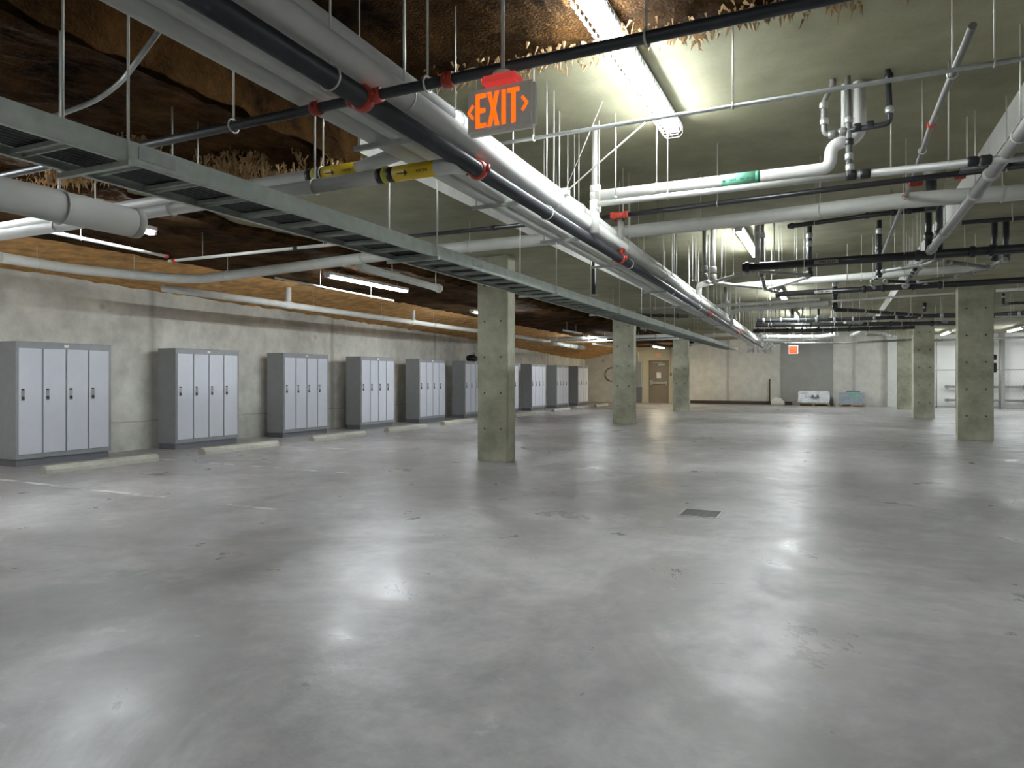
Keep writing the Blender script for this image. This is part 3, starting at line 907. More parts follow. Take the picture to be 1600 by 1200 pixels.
# steep sprinkler line
pipe('sprinkler_branch', 'thin grey sprinkler line rising steeply towards the top right', [P(1520, 40, 3.15), P(1455, 195, 3.15), P(1426, 280, 3.15), P(1372, 415, 3.15)], .019, M['mid_pipe'], hang=1.9, off=.6, fit=[(1, .0), (2, .02), (2, .12)], fmat=M['red'])
# steep grey pipe
pipe('drain_pipe', 'thick grey pipe slanting steeply down from the upper right', [P(1640, 150, 2.98), P(1560, 257, 2.98), P(1450, 397, 2.98), P(1412, 450, 2.98)], .046, M['mid_pipe'], hang=1.7, off=.9, fit=[(1, .06), (1, .22), (1, .9), (2, .3), (2, .9)], fmat=M['grey_pipe'])
t = Thing('cleanout_fitting', 'round dark fitting joining the steep grey pipe at the right', 'pipe fitting', P(1562, 255, 3.0))
c0 = P(1562, 252, 3.05)
t.part('hub', lambda b: tube(b, [c0 + Vector((-.06, .05, 0)), c0 + Vector((.06, .05, 0))], .055, 16), M['black_pipe'])
t.part('arm', lambda b: tube(b, [c0 + Vector((-.25, .06, -.02)), c0 + Vector((1.5, .06, .0))], .03, 12), M['black_pipe'])
t.part('hanger_rod', lambda b: tube(b, [c0 + Vector((-.2, .06, 0)), Vector((c0.x - .2, c0.y + .06, ZLO))], .006, 5), M['rod'])

# ---- branching drain cluster right of centre
pipe('drain_pipe', 'black cross pipe with a blunt end under the long grey pipe', [P(1231, 354, 3.22), P(1370, 335, 3.24), P(1455, 326, 3.25)], .028, M['black_pipe'], hang=1.0, off=.3, fit=[(0, .05), (0, .9), (1, .3), (1, .6)])
pipe('drain_pipe', 'black cross pipe right of the thick slanting grey pipe', [P(1502, 348, 3.25), P(1700, 333, 3.25)], .026, M['black_pipe'], hang=1.2)
tAA = pipe('drain_pipe', 'upper thick black drain with a grey label crossing the pipe cluster', [P(1160, 418, 2.95), P(1600, 388, 2.95)], .056, M['black_pipe'], hang=1.5, off=.8, fit=[(0, .02), (0, .66), (0, .84), (0, .9)], seg=16)
def on_line(p, q, px):
    lo, hi = 0.0, 1.0
    for _ in range(40):
        m = (lo + hi) / 2; v = p.lerp(q, m)
        u = (v.x * CC + v.y * SS) / (-v.x * SS + v.y * CC)
        if 800 + F * u < px: lo = m
        else: hi = m
    return p.lerp(q, lo)
def lab_strip(t, px0, px1, p, q, r, mat):
    a, b_ = on_line(p, q, px0), on_line(p, q, px1); d = (b_ - a).normalized()
    s = Vector((d.y, -d.x, 0)) * (r + .002)
    def f(b):
        v = [b.verts.new(a + s + Vector((0, 0, -.033))), b.verts.new(b_ + s + Vector((0, 0, -.033))), b.verts.new(b_ + s + Vector((0, 0, .02))), b.verts.new(a + s + Vector((0, 0, .02)))]
        b.faces.new(v)
        bmesh.ops.solidify(b, geom=b.faces[:], thickness=.002)
    lp = t.part('label_band', f, mat)
    def g(b):
        for k in range(9):
            if k in (4,): continue
            q0 = a.lerp(b_, .22 + .075 * k) + s * 1.04; q1 = a.lerp(b_, .22 + .075 * k + .04) + s * 1.04
            b.faces.new([b.verts.new(q0 + Vector((0, 0, -.02))), b.verts.new(q1 + Vector((0, 0, -.02))), b.verts.new(q1 + Vector((0, 0, .006))), b.verts.new(q0 + Vector((0, 0, .006)))])
    t.part('printed_lettering', g, M['dark_pipe'])
lab_strip(tAA, 1272, 1310, P(1160, 418, 2.95), P(1600, 388, 2.95), .058, M['grey_pipe'])
tAB = pipe('drain_pipe', 'lower thick black drain with a small white label', [P(1213, 460, 2.98), P(1400, 449, 2.98), P(1700, 432, 2.98)], .052, M['black_pipe'], hang=1.4, off=.7, fit=[(0, .01), (0, .75), (0, .9), (1, .1), (1, .25)], seg=16)
lab_strip(tAB, 1273, 1301, P(1213, 460, 2.98), P(1400, 449, 2.98), .054, M['paper'])
pipe('insulated_pipe', 'pale grey pipe between the two labelled black drains', [P(1150, 447, 3.12), P(1280, 437, 3.12), P(1370, 430, 3.12), P(1540, 417, 3.12)], .06, M['grey_pvc'], hang=2.2)

def vert(name, px, py0, py1, h1, r, mat, label, fits=(), cat='pipe', top=None):
    """vertical pipe: foot at pixel (px, py1) and height h1, rising to py0 or the slab"""
    p = P(px, py1, h1); z = F * (h1 - CAMH) / (HY - py1)
    zt_ = CAMH + (HY - py0) / F * z
    zt_ = min(zt_, ceil_z(p.x, p.y)) if top is None else ceil_z(p.x, p.y)
    t = Thing(name, label, cat, p)
    t.tubes('pipe_run', [p, Vector((p.x, p.y, zt_))], r, mat)
    for f_ in fits:
        c = p.lerp(Vector((p.x, p.y, zt_)), f_)
        coupling(t, c, (0, 0, 1), r * 1.05, M['galv'] if f_ > .5 else mat, r * 2.4, False)
    return t
HV = 2.90
vert('drain_riser', 1101, 372, 436, HV, .034, M['mid_pipe'], 'left one of two dark risers left of the second centre light', (.05, .2), top=ZHI)
vert('drain_riser', 1114, 372, 438, HV, .04, M['grey_pipe'], 'right one of two risers left of the second centre light', (.05, .2), top=ZHI)
vert('drain_riser', 1183, 357, 412, 2.98, .034, M['grey_pipe'], 'pale riser standing against the second centre light', (.6,), top=ZHI)
vert('drain_riser', 1190, 372, 432, HV, .036, M['mid_pipe'], 'riser with a bright clamp just right of the second centre light', (.05, .75), top=ZHI)
vert('drain_riser', 1265, 356, 432, HV, .034, M['dark_pipe'], 'dark riser ending in a branch joint above the small white label', (.05, .6, .75), top=ZHI)
vert('drain_riser', 1374, 338, 430, HV, .034, M['black_pipe'], 'black riser left of the thin slanting sprinkler line', (.05, .5, .8), top=ZLO)
vert('drain_riser', 1451, 350, 395, 3.0, .04, M['black_pipe'], 'left one of two thick black stubs beside the slanting grey pipe', (.3, .9), top=ZLO)
vert('drain_riser', 1468, 335, 392, 3.0, .04, M['dark_pipe'], 'right one of two thick black stubs beside the slanting grey pipe', (.3, .9), top=ZLO)
vert('drain_riser', 1554, 367, 408, HV, .034, M['black_pipe'], 'left leg of the short black pair above the broad right column', (.1,), top=ZLO)
vert('drain_riser', 1572, 367, 408, HV, .038, M['black_pipe'], 'right leg of the short black pair above the broad right column', (.1,), top=ZLO)
vert('drain_riser', 1455, 300, 330, 3.2, .055, M['black_pipe'], 'black fitting cluster hanging beside the slanting grey pipe', (.2, .8), top=ZLO)
brs = [([(1101, 440), (1190, 450)], 'pale branch running right from the two risers', 'grey_pipe'),
       ([(1114, 441), (1168, 425)], 'pale branch slanting up to the right from the two risers', 'grey_pipe'),
       ([(1176, 423), (1265, 430)], 'branch running right into the dark riser', 'grey_pipe'),
       ([(1265, 432), (1198, 452)], 'branch slanting down left from the dark riser', 'grey_pipe'),
       ([(1190, 430), (1196, 452), (1215, 457)], 'grey hooked joint left of the lower labelled black drain', 'mid_pipe'),
       ([(1375, 431), (1362, 440), (1366, 450)], 'short dark bend under the black riser', 'black_pipe'),
       ([(1378, 424), (1446, 413), (1470, 404)], 'grey branch with bright clamps left of the slanting pipe', 'mid_pipe'),
       ([(1432, 441), (1500, 431), (1552, 417)], 'grey branch rising right above the broad right column', 'mid_pipe'),
       ([(1480, 409), (1545, 418)], 'thin branch running down to the short black pair', 'mid_pipe'),
       ([(1545, 418), (1572, 405)], 'hooked branch joint under the short black pair', 'mid_pipe'),
       ([(1430, 420), (1412, 448)], 'dark connector under the slanting grey pipe', 'black_pipe'),
       ([(1380, 439), (1450, 442)], 'short black pipe above the lower black drain', 'black_pipe')]
for pts, lab, mt in brs:
    pp = [P(x, y, HV) for x, y in pts]
    pipe('drain_branch', lab, pp, .026, M[mt], hang=1.1, off=.4, fit=[(0, .05), (0, .93)], fmat=M['galv'], seg=10)
# pipe rising into the bundle
pipe('insulated_pipe', 'white elbow pipe rising out of the main bundle left of the two risers', [P(1092, 470, 2.80), P(1092, 446, 2.80 + .24), P(1112, 441, 3.0)], .05, M['white_pipe'], hang=0, bendr=.1)

# ---- far pipes across the room
far = [
 ('insulated_pipe', 'white pipe with a downward elbow near the end of the bundle', [(1141, 506), (1142, 488), (1160, 483), (1293, 474)], 3.02, .055, 'white_pipe'),
 ('water_pipe', 'thin pale pipe crossing above the white elbow pipe', [(1118, 478), (1280, 467)], 3.05, .035, 'grey_pvc'),
 ('water_pipe', 'thin pale pipe crossing left of the broad right column', [(1300, 471), (1400, 464), (1492, 458)], 3.15, .026, 'grey_pvc'),
 ('water_pipe', 'pale pipe crossing right of the top of the broad right column', [(1556, 454), (1700, 446)], 3.15, .03, 'grey_pvc'),
 ('drain_pipe', 'black pipe dropping and crossing towards the broad right column', [(1305, 484), (1340, 485), (1450, 494), (1700, 494)], 2.95, .045, 'black_pipe'),
 ('drain_pipe', 'dark cross pipe below the black dropping pipe', [(1182, 501), (1320, 499), (1495, 492)], 2.95, .05, 'dark_pipe'),
 ('drain_pipe', 'black cross pipe in the middle of the far cluster', [(1180, 508), (1495, 505)], 2.92, .06, 'black_pipe'),
 ('drain_pipe', 'lower black cross pipe of the far cluster', [(1176, 517), (1290, 516), (1430, 511)], 2.92, .06, 'black_pipe'),
 ('drain_pipe', 'grey slanting pipe in the far cluster', [(1320, 503), (1400, 508), (1480, 503)], 2.95, .045, 'mid_pipe'),
 ('insulated_pipe', 'upper white pipe under the black far pipes', [(1190, 526), (1280, 526), (1308, 522)], 2.95, .075, 'white_pipe'),
 ('insulated_pipe', 'lower white pipe above the far exit sign', [(1192, 531), (1240, 532), (1300, 527)], 2.9, .06, 'white_pipe'),
 ('sprinkler_branch', 'dark sprinkler line along the top of the back wall', [(1195, 536), (1310, 536), (1426, 531)], 2.98, .045, 'mid_pipe'),
 ('water_pipe', 'pale bent pipe left of the farthest right column', [(1330, 524), (1345, 518), (1372, 520), (1400, 527)], 2.95, .05, 'grey_pvc'),
 ('drain_pipe', 'black pipe right of the broad right column', [(1555, 493), (1700, 482)], 2.95, .07, 'dark_pipe'),
 ('conduit', 'thin pale line under the black pipe right of the broad column', [(1555, 495), (1700, 494)], 2.85, .02, 'grey_pvc'),
 ('conduit', 'dark line just above the white far wall', [(1455, 532), (1700, 524)], 3.12, .05, 'mid_pipe'),
 ('drain_pipe', 'small black hooked pipe right of the broad column', [(1567, 462), (1568, 477), (1578, 474), (1700, 470)], 3.1, .03, 'black_pipe'),
 ('water_pipe', 'upper pale pipe between the two left columns', [(804, 531), (1060, 524)], 2.98, .065, 'white_pipe'),
 ('water_pipe', 'lower thin pale pipe between the two left columns', [(806, 537), (1060, 529)], 2.9, .035, 'white_pipe'),
 ('drain_pipe', 'short pale capped pipe over the last locker banks', [(862, 536), (914, 544)], 2.75, .08, 'grey_pvc'),
 ('conduit', 'short pale slanting line near the far corner', [(926, 537), (957, 542)], 2.85, .035, 'white_pipe'),
 ('conduit', 'short pale line on the ceiling above the locker end', [(880, 516), (908, 521)], 2.95, .03, 'grey_pvc'),
 ('water_pipe', 'pale pipe right of the farthest left column', [(1077, 538), (1112, 537)], 2.9, .04, 'white_pipe'),
 ('conduit', 'dark line under the tray between the left columns', [(990, 516), (1052, 515)], 3.05, .03, 'black_pipe'),
 ('drain_pipe', 'white cross pipe behind the bundle end', [(1100, 524), (1152, 523)], 2.9, .06, 'white_pipe'),
 ('drain_pipe', 'dark cross pipe between tray and bundle', [(935, 492), (1075, 494)], 2.85, .04, 'black_pipe'),
 ('drain_pipe', 'dark cross pipe behind the bundle between trapezes', [(1000, 482), (1075, 480)], 3.0, .03, 'mid_pipe'),
]
for name, lab, pts, h, r, mt in far:
    pp = [P(x, y, h) for x, y in pts]
    if name == 'insulated_pipe' and len(pts) == 4 and pts[0][0] == 1141:
        base = pp[1]; pp[0] = Vector((base.x, base.y, base.z - .35))
    if pts[0] == (1567, 462):
        base = pp[1]; pp[0] = Vector((base.x, base.y, base.z + .28))
    for p in pp: p.y = min(p.y, YB - .25)
    pipe(name, lab, pp, r, M[mt], hang=.9, off=.35, fit=[(k, q_ / 5 + .08) for k in range(len(pp) - 1) for q_ in range(5) if (pp[k + 1] - pp[k]).length > 2] or [(0, .3)], fmat=M['galv'] if mt in ('black_pipe', 'dark_pipe') and h > 2.93 else None, seg=10)
vert('drain_riser', 1305, 442, 484, 2.97, .045, M['black_pipe'], 'black drop pipe with bright clamps behind the small white label', (.1, .5, .8), top=ZLO)
vert('drain_riser', 1445, 472, 487, 3.2, .045, M['black_pipe'], 'lone short black stub under the ceiling left of the broad column', top=ZLO)
vert('drain_riser', 1238, 489, 520, 2.9, .04, M['dark_pipe'], 'left dark drop pipe above the far exit sign', (.3, .7), top=ZHI)
vert('drain_riser', 1279, 489, 520, 2.9, .035, M['dark_pipe'], 'right dark drop pipe above the far exit sign', (.3, .7), top=ZLO)
vert('drain_riser', 1300, 505, 522, 2.9, .035, M['white_pipe'], 'left white drop in the far pipe cluster', (.3, .7), top=ZLO)
vert('drain_riser', 1306, 505, 522, 2.9, .035, M['white_pipe'], 'right white drop in the far pipe cluster', (.3, .7), top=ZLO)
vert('drain_riser', 1134, 455, 498, 2.9, .05, M['grey_pipe'], 'grey square-looking drop behind the bundle left of the white elbow pipe', (.5,), top=ZHI)
# short white droppers
t0 = None
for i, px in enumerate((1186, 1192, 1204, 1212, 1218, 1227, 1241, 1254, 1266)):
    p = P(px, 514, 2.98)
    if t0 is None:
        tt = Thing('water_drop', 'leftmost of the short white drop pipes behind the far black pipes', 'pipe', p, 'white drop pipes above the far exit sign')
        tt.tubes('pipe_run', [p, Vector((p.x, p.y, ceil_z(p.x, p.y)))], .022, M['white_pipe'], 8); t0 = tt.o
    else:
        copy_tree(t0, p, ('second', 'third', 'fourth', 'middle', 'sixth', 'seventh', 'eighth', 'rightmost')[i - 1] + ' from the left of the short white drop pipes behind the far black pipes')
# many bare hanger rods in the cluster (each serves a pipe of its own)
rods = [(1028, 365, 402), (1057, 355, 440), (1082, 362, 440), (1087, 375, 440), (1146, 372, 430), (1151, 385, 500), (1209, 365, 425), (1217, 385, 430), (1222, 345, 430),
        (1242, 362, 425), (1256, 360, 428), (1260, 360, 428), (1346, 375, 440), (1398, 352, 418), (1413, 355, 400), (1433, 335, 400), (1108, 380, 440), (874, 190, 310), (887, 185, 330), (936, 224, 320), (962, 260, 312)]
RODC = {}
for px, pt, pb in rods:
    p = P(px, pb, 2.95)
    top = ceil_z(p.x, p.y)
    near = [(874, 'over the bundle left of the nearest strip light'), (936, 'beside the mottled grey riser'), (1028, 'over the bundle right of the red tee'), (1070, 'over the bundle left of the two risers'),
            (1114, 'beside the two risers'), (1148, 'between the two risers and the second centre light'), (1190, 'beside the riser at the second centre light'), (1225, 'right of the second centre light'),
            (1265, 'beside the dark riser with the branch joint'), (1374, 'left of the black riser by the slanting sprinkler line'), (1400, 'right of the slanting sprinkler line'), (1440, 'left of the thick black stubs')]
    kk = min(near, key=lambda q: abs(q[0] - px))
    seen = RODC.setdefault(kk[1], 0); RODC[kk[1]] += 1
    o = Thing('hanger_rod', ('thin bare threaded rod ', 'second thin bare rod ', 'third thin bare rod ', 'fourth thin bare rod ')[seen] + kk[1], 'hanger rod', p, 'bare hanger rods over the centre pipes')
    o.tubes('rod', [p, Vector((p.x, p.y, top))], .0055, M['rod'], 5)
    o.part('nut', lambda b: tube(b, [p + Vector((0, 0, .01)), p + Vector((0, 0, .03))], .013, 6), M['galv'])
t = Thing('valve_manifold', 'bright tangle of white valves and elbows at the far end of the pipe bundle', 'pipe fittings', P(1190, 540, 2.9))
rnd = random.Random(5)
for k in range(26):
    p = P(rnd.uniform(1172, 1206), rnd.uniform(520, 548), 2.95 + rnd.uniform(-.2, .2)); p.y = min(32.5 + rnd.uniform(-1, 1), p.y); p = PY(rnd.uniform(1172, 1206), rnd.uniform(519, 547), 32 + rnd.uniform(-.6, .6))
    d = rnd.choice([Vector((1, 0, 0)), Vector((0, 0, 1)), Vector((.7, 0, .7)), Vector((0, 1, 0))]) * rnd.uniform(.1, .3)
    t.part('fitting', lambda b: tube(b, [p - d, p + d * .5, p + d], [.05, .05, .07], 8), M['white_pipe'])
p = PY(1190, 530, 32)
t.part('hanger_rod', lambda b: tube(b, [p, Vector((p.x, p.y, ceil_z(p.x, p.y)))], .02, 6), M['rod'])
# printed text on the long grey pipe
def tmarks(b):
    for (a_, n) in ((1196, 5), (1211, 6)):
        for k in range(n):
            c = P(a_ + k * 2.3, 341 - (a_ - 1196) * .11, 3.14); c.y -= .088
            z = c.z + (0 if n == 5 else .01)
            b.faces.new([b.verts.new((c.x, c.y, z - .022)), b.verts.new((c.x + .010, c.y, z - .022)), b.verts.new((c.x + .010, c.y - .002, z + .012)), b.verts.new((c.x, c.y - .002, z + .012))])
tT.part('printed_lettering', tmarks, M['dkgreen'])
# diagonal braces
t = Thing('sway_brace', 'pale diagonal brace rising from the bundle to the thin conduit', 'brace', P(884, 300, 2.98))
t.tubes('rod', [P(884, 300, 2.98), PY(1008, 192, P(884, 300, 2.98).y - .2)], .008, M['rod'], 6)
t.part('bracket', lambda b: box(b, *sum(([c - .03, c + .03] for c in P(884, 300, 2.98)), [])), M['galv'])
t = Thing('sway_brace', 'very thin wire brace from the bundle up to the ceiling', 'brace', P(880, 305, 2.98))
q1 = PY(942, 118, P(880, 305, 2.98).y - .1); q1.z = min(q1.z, ZHI - .01)
t.tubes('wire', [P(880, 305, 2.98), q1], .003, M['rod'], 5)
t = Thing('beam_clamp', 'dark vertical strut hanging from ceiling to tray past the trapeze', 'strut', P(928, 460, 2.5))
sp = P(928, 460, 2.52)
t.part('strut', lambda b: box(b, sp.x - .02, sp.x + .02, sp.y - .02, sp.y + .02, sp.z, ZLO + (.26 if sp.x > XL else 0)), M['black_pipe'])
t.part('bracket', lambda b: box(b, sp.x - .06, sp.x + .06, sp.y - .03, sp.y + .03, sp.z - .02, sp.z), M['galv'])

# ------------------------------------------------------------------ cable tray and cables
TX0, TX1, TZ, TY0, TY1 = -3.04, -2.655, 2.32, -1.2, 23.8
t = Thing('cable_tray', 'long galvanised ladder cable tray running down the room', 'cable tray', ((TX0 + TX1) / 2, TY0, TZ))
def rail(x, s):
    def f(b):
        box(b, x - .004, x + .004, TY0, TY1, TZ, TZ + .088)
        box(b, min(x, x + s * .022), max(x, x + s * .022), TY0, TY1, TZ + .082, TZ + .088)
        box(b, min(x, x + s * .022), max(x, x + s * .022), TY0, TY1, TZ - .004, TZ + .002)
    return f
t.part('side_rail', rail(TX0, 1), M['tray']); t.part('side_rail', rail(TX1, -1), M['tray'])
def rung(y):
    def f(b):
        box(b, TX0 + .004, TX1 - .004, y - .028, y - .022, TZ + .008, TZ + .028)
        box(b, TX0 + .004, TX1 - .004, y + .022, y + .028, TZ + .008, TZ + .028)
        box(b, TX0 + .004, TX1 - .004, y - .022, y + .022, TZ + .022, TZ + .028)
    return f
y = TY0 + .15
while y < TY1 - .1:
    t.part('rung', rung(y), M['tray']); y += .305
for y in (1.9, 4.4, 6.9, 9.4, 12.4, 15.4, 18.4, 21.4):
    t.part('cross_strut', lambda b: box(b, TX0 - .04, TX1 + .04, y - .012, y + .012, TZ - .028, TZ - .005), M['tray'])
    for x in (TX0 - .022, TX1 + .022):
        top = ceil_z(x - .012 * (y - 2), y)
        t.part('hanger_rod', lambda b: tube(b, [(x, y, TZ - .03), (x, y, top)], .006, 5), M['rod'])
for y in (2.05, 5.1, 8.15, 11.2, 14.3):
    t.part('splice_plate', lambda b: box(b, TX1 + .004, TX1 + .009, y - .09, y + .09, TZ + .02, TZ + .075), M['galv'])
nc = 11; cw = (TX1 - TX0 - .03) / nc
c0_ = None
for k in range(nc):
    x = TX0 + .02 + cw * (k + .5); rr = cw * .48
    bm = bmesh.new()
    pts = [Vector((.006 * math.sin(j * .7 + k), j * .9, rr)) for j in range(int((TY1 - TY0) / .9) + 1)]
    tube(bm, pts, rr, 8)
    o = mesh_obj('power_cable', bm, M['cable'], None); o.location = (x, TY0 + .05, TZ + .029)
    tagit(o, 'black power cable lying in the ladder tray', 'cable', 'black cables in the ladder tray')

sh = Matrix.Identity(4)
tray_o = t.o
tray_o.rotation_euler = (0, 0, .012)         # follows the bundle slightly out of square
for o in list(COL.objects):
    if o.name.startswith('power_cable'):
        o.rotation_euler = (0, 0, .012)
        dx = o.location.x - tray_o.location.x; dy = o.location.y - tray_o.location.y
        o.location.x = tray_o.location.x + dx * math.cos(.012) - dy * math.sin(.012)
        o.location.y = tray_o.location.y + dx * math.sin(.012) + dy * math.cos(.012)

# ------------------------------------------------------------------ near exit sign
zs = 2.65
def CP(px, py, z):
    xc = (px - 800) / F * z
    return Vector((xc * CC - z * SS, xc * SS + z * CC, CAMH + (HY - py) / F * z))
ec = CP(784, 171, zs)
W2, H2, D2 = .145, .090, .021
t = Thing('exit_sign', 'nearest lit orange EXIT sign hanging from the ceiling, grey housing', 'exit sign', ec)
t.part('housing', lambda b: box(b, ec.x - W2, ec.x + W2, ec.y - D2, ec.y + D2, ec.z - H2, ec.z + H2, bev=.012), M['plate'])
YFc = ec.y - D2 - .0015
def poly(b, pts, ox=0.0, oz=0.0):
    a = [b.verts.new((ec.x + ox + x, YFc, ec.z + oz + z)) for x, z in pts]
    c = [b.verts.new((ec.x + ox + x, YFc + .003, ec.z + oz + z)) for x, z in pts]
    b.faces.new(a); b.faces.new(c[::-1])
    for i in range(len(a)):
        j = (i + 1) % len(a); b.faces.new((a[i], a[j], c[j], c[i]))
hh, s = .066, .017
def rect(b, x0, x1, z0, z1): poly(b, [(x0, z0), (x1, z0), (x1, z1), (x0, z1)])
def E_(b):
    x = -.103; rect(b, x, x + s, -hh, hh); rect(b, x + s, x + .045, hh - s, hh); rect(b, x + s, x + .042, -s / 2, s / 2); rect(b, x + s, x + .045, -hh, -hh + s)
def X_(b):
    x = -.052; w_ = .052
    poly(b, [(x, -hh), (x + s * 1.05, -hh), (x + w_, hh), (x + w_ - s * 1.05, hh)])
    poly(b, [(x + w_ - s * 1.05, -hh), (x + w_, -hh), (x + w_ / 2 + .010, -.004), (x + w_ / 2 + .002, -.02)])
    poly(b, [(x, hh), (x + s * 1.05, hh), (x + w_ / 2 - .002, .02), (x + w_ / 2 - .010, .004)])
def I_(b): rect(b, .010, .010 + s, -hh, hh)
def T_(b): rect(b, .036, .084, hh - s, hh); rect(b, .0515, .0515 + s, -hh, hh - s)
for nme, fn in (('letter', E_), ('letter', X_), ('letter', I_), ('letter', T_)):
    t.part(nme, fn, M['exit_glow'], label='glowing orange letter')
def chev(sg, x):
    return lambda b: (poly(b, [(x, 0), (x + sg * .022, .03), (x + sg * .030, .022), (x + sg * .012, 0)]), poly(b, [(x, 0), (x + sg * .012, 0), (x + sg * .030, -.022), (x + sg * .022, -.03)]))
t.part('arrow', chev(1, -.140), M['exit_glow'], label='glowing orange arrow'); t.part('arrow', chev(-1, .122), M['exit_glow'], label='glowing orange arrow')
t.part('canopy', lambda b: box(b, ec.x - .07, ec.x + .075, ec.y - .04, ec.y + .04, ec.z + H2, ec.z + H2 + .035, bev=.006), M['exit_red'], label='red glowing canopy')
t.part('dome', lambda b: tube(b, [(ec.x + .005, ec.y, ec.z + H2 + .035), (ec.x + .005, ec.y, ec.z + H2 + .05), (ec.x + .005, ec.y, ec.z + H2 + .065)], [.045, .038, .012], 16), M['plate'])
t.part('stem', lambda b: tube(b, [(ec.x + .005, ec.y, ec.z + H2 + .05), (ec.x + .005, ec.y, ZHI - .05)], .008, 8), M['rod'])

# ------------------------------------------------------------------ far exit signs
fy = 34.5
a = PY(1232, 540, fy); b2 = PY(1247, 553, fy)
t = Thing('exit_sign', 'small glowing red exit sign hanging in front of the back wall', 'exit sign', ((a.x + b2.x) / 2, fy, b2.z))
t.part('housing', lambda b: box(b, a.x, b2.x, fy, fy + .06, b2.z, a.z, bev=.01), M['plate'])
t.part('face', lambda b: box(b, a.x + .03, b2.x - .03, fy - .006, fy, b2.z + .03, a.z - .03), M['far_exit'])
def far_letters(b):
    w_ = (b2.x - a.x); h_ = a.z - b2.z; z0 = b2.z + h_ * .25; z1 = a.z - h_ * .25
    for k in range(4):
        x0 = a.x + w_ * (.2 + .16 * k)
        box(b, x0, x0 + w_ * .035, fy - .009, fy - .006, z0, z1)
        if k == 0:
            for zz in (z0, (z0 + z1) / 2 - .015, z1 - .03): box(b, x0, x0 + w_ * .1, fy - .009, fy - .006, zz, zz + .03)
        if k == 1: box(b, x0 + w_ * .07, x0 + w_ * .105, fy - .009, fy - .006, z0, z1)
        if k == 3: box(b, x0 - w_ * .04, x0 + w_ * .08, fy - .009, fy - .006, z1 - .03, z1)
t.part('lettering', far_letters, M['exit_glow'])
t.tubes('stem', [((a.x + b2.x) / 2, fy + .03, a.z), ((a.x + b2.x) / 2, fy + .03, ceil_z((a.x + b2.x) / 2, fy))], .02, M['dark_pipe'], 8)

# ------------------------------------------------------------------ back wall things
def wz(py, px=1030): return PY(px, py, YB).z
dx0, dx1, dzt = wx(1014), wx(1045), wz(563)
bm = bmesh.new()
for (x0, x1, z0, z1) in ((dx0, dx0 + .06, 0, dzt), (dx1 - .06, dx1, 0, dzt), (dx0, dx1, dzt - .06, dzt)):
    box(bm, x0, x1, YB - .05, YB - .002, z0, z1)
door = struct('door_1', bm, M['brown_door'])
def dpart(name, fn, mat):
    bm = bmesh.new(); fn(bm); return mesh_obj(name, bm, mat, door)
dpart('door_leaf', lambda b: box(b, dx0 + .06, dx1 - .06, YB - .03, YB - .004, .01, dzt - .06, bev=.003), M['brown_door'])
dpart('panic_bar', lambda b: (box(b, dx0 + .09, dx1 - .10, YB - .11, YB - .07, wz(600), wz(597)), box(b, dx0 + .09, dx0 + .22, YB - .10, YB - .03, wz(602), wz(594)), box(b, dx1 - .18, dx1 - .10, YB - .09, YB - .03, wz(601), wz(596))), M['galv'])
dpart('door_closer', lambda b: (box(b, wx(1029), wx(1039), YB - .10, YB - .03, wz(571), wz(568)), box(b, wx(1020), wx(1036), YB - .09, YB - .07, wz(567), wz(566))), M['galv'])
bm = bmesh.new(); box(bm, wx(1026), wx(1033), YB - .036, YB - .031, wz(591), wz(582))
o = mesh_obj('notice', bm, M['paper']); tagit(o, 'white paper notice taped on the brown door', 'notice')
bm = bmesh.new(); box(bm, wx(1022.5), wx(1033), YB - .03, YB - .001, wz(558.5), wz(551), bev=.004)
o = mesh_obj('wall_sign', bm, M['orange_sign']); tagit(o, 'pale orange square sign above the brown door', 'sign')
# electrical cabinet left of the door
t = Thing('electrical_cabinet', 'tall grey wall cabinet left of the brown door', 'cabinet', (wx(999), YB, 0))
cx0, cx1 = wx(985), wx(1005)
t.part('cabinet_body', lambda b: box(b, cx0, cx1, YB - .35, YB - .002, wz(605), wz(565), bev=.01), M['galv'])
t.part('cabinet_door', lambda b: box(b, cx0 + .04, cx1 - .04, YB - .365, YB - .35, wz(605) + .04, wz(565) - .04), M['locker'])
t.part('lower_box', lambda b: box(b, cx0 + .05, cx1 - .05, YB - .28, YB - .002, 0, wz(605)), M['locker_base'])
t.tubes('conduit', bend([(wx(998), YB - .1, wz(565)), (wx(998), YB - .1, wz(549)), (wx(984), YB - .1, wz(547))], .2), .035, M['white_pipe'])
# pull station with conduit
t = Thing('pull_station', 'small dark call point with a thin conduit between door and column', 'alarm', (wx(1048), YB - .03, wz(586)))
t.part('box', lambda b: box(b, wx(1047), wx(1050), YB - .06, YB - .001, wz(587), wz(582.5)), M['brown_door'])
t.tubes('conduit', [(wx(1048.5), YB - .03, wz(582.5)), (wx(1048.5), YB - .03, 3.4)], .015, M['grey_pipe'], 6)
# hanging cable loop left of the middle column
t = Thing('cable_loop', 'dark loop of cable hanging on the back wall left of the middle left column', 'cable', (wx(955), YB - .04, wz(597)))
t.part('loop', lambda b: torus(b, (wx(956), YB - .05, wz(585)), (0, 1, 0), .38, .02, 24, 6), M['black'])
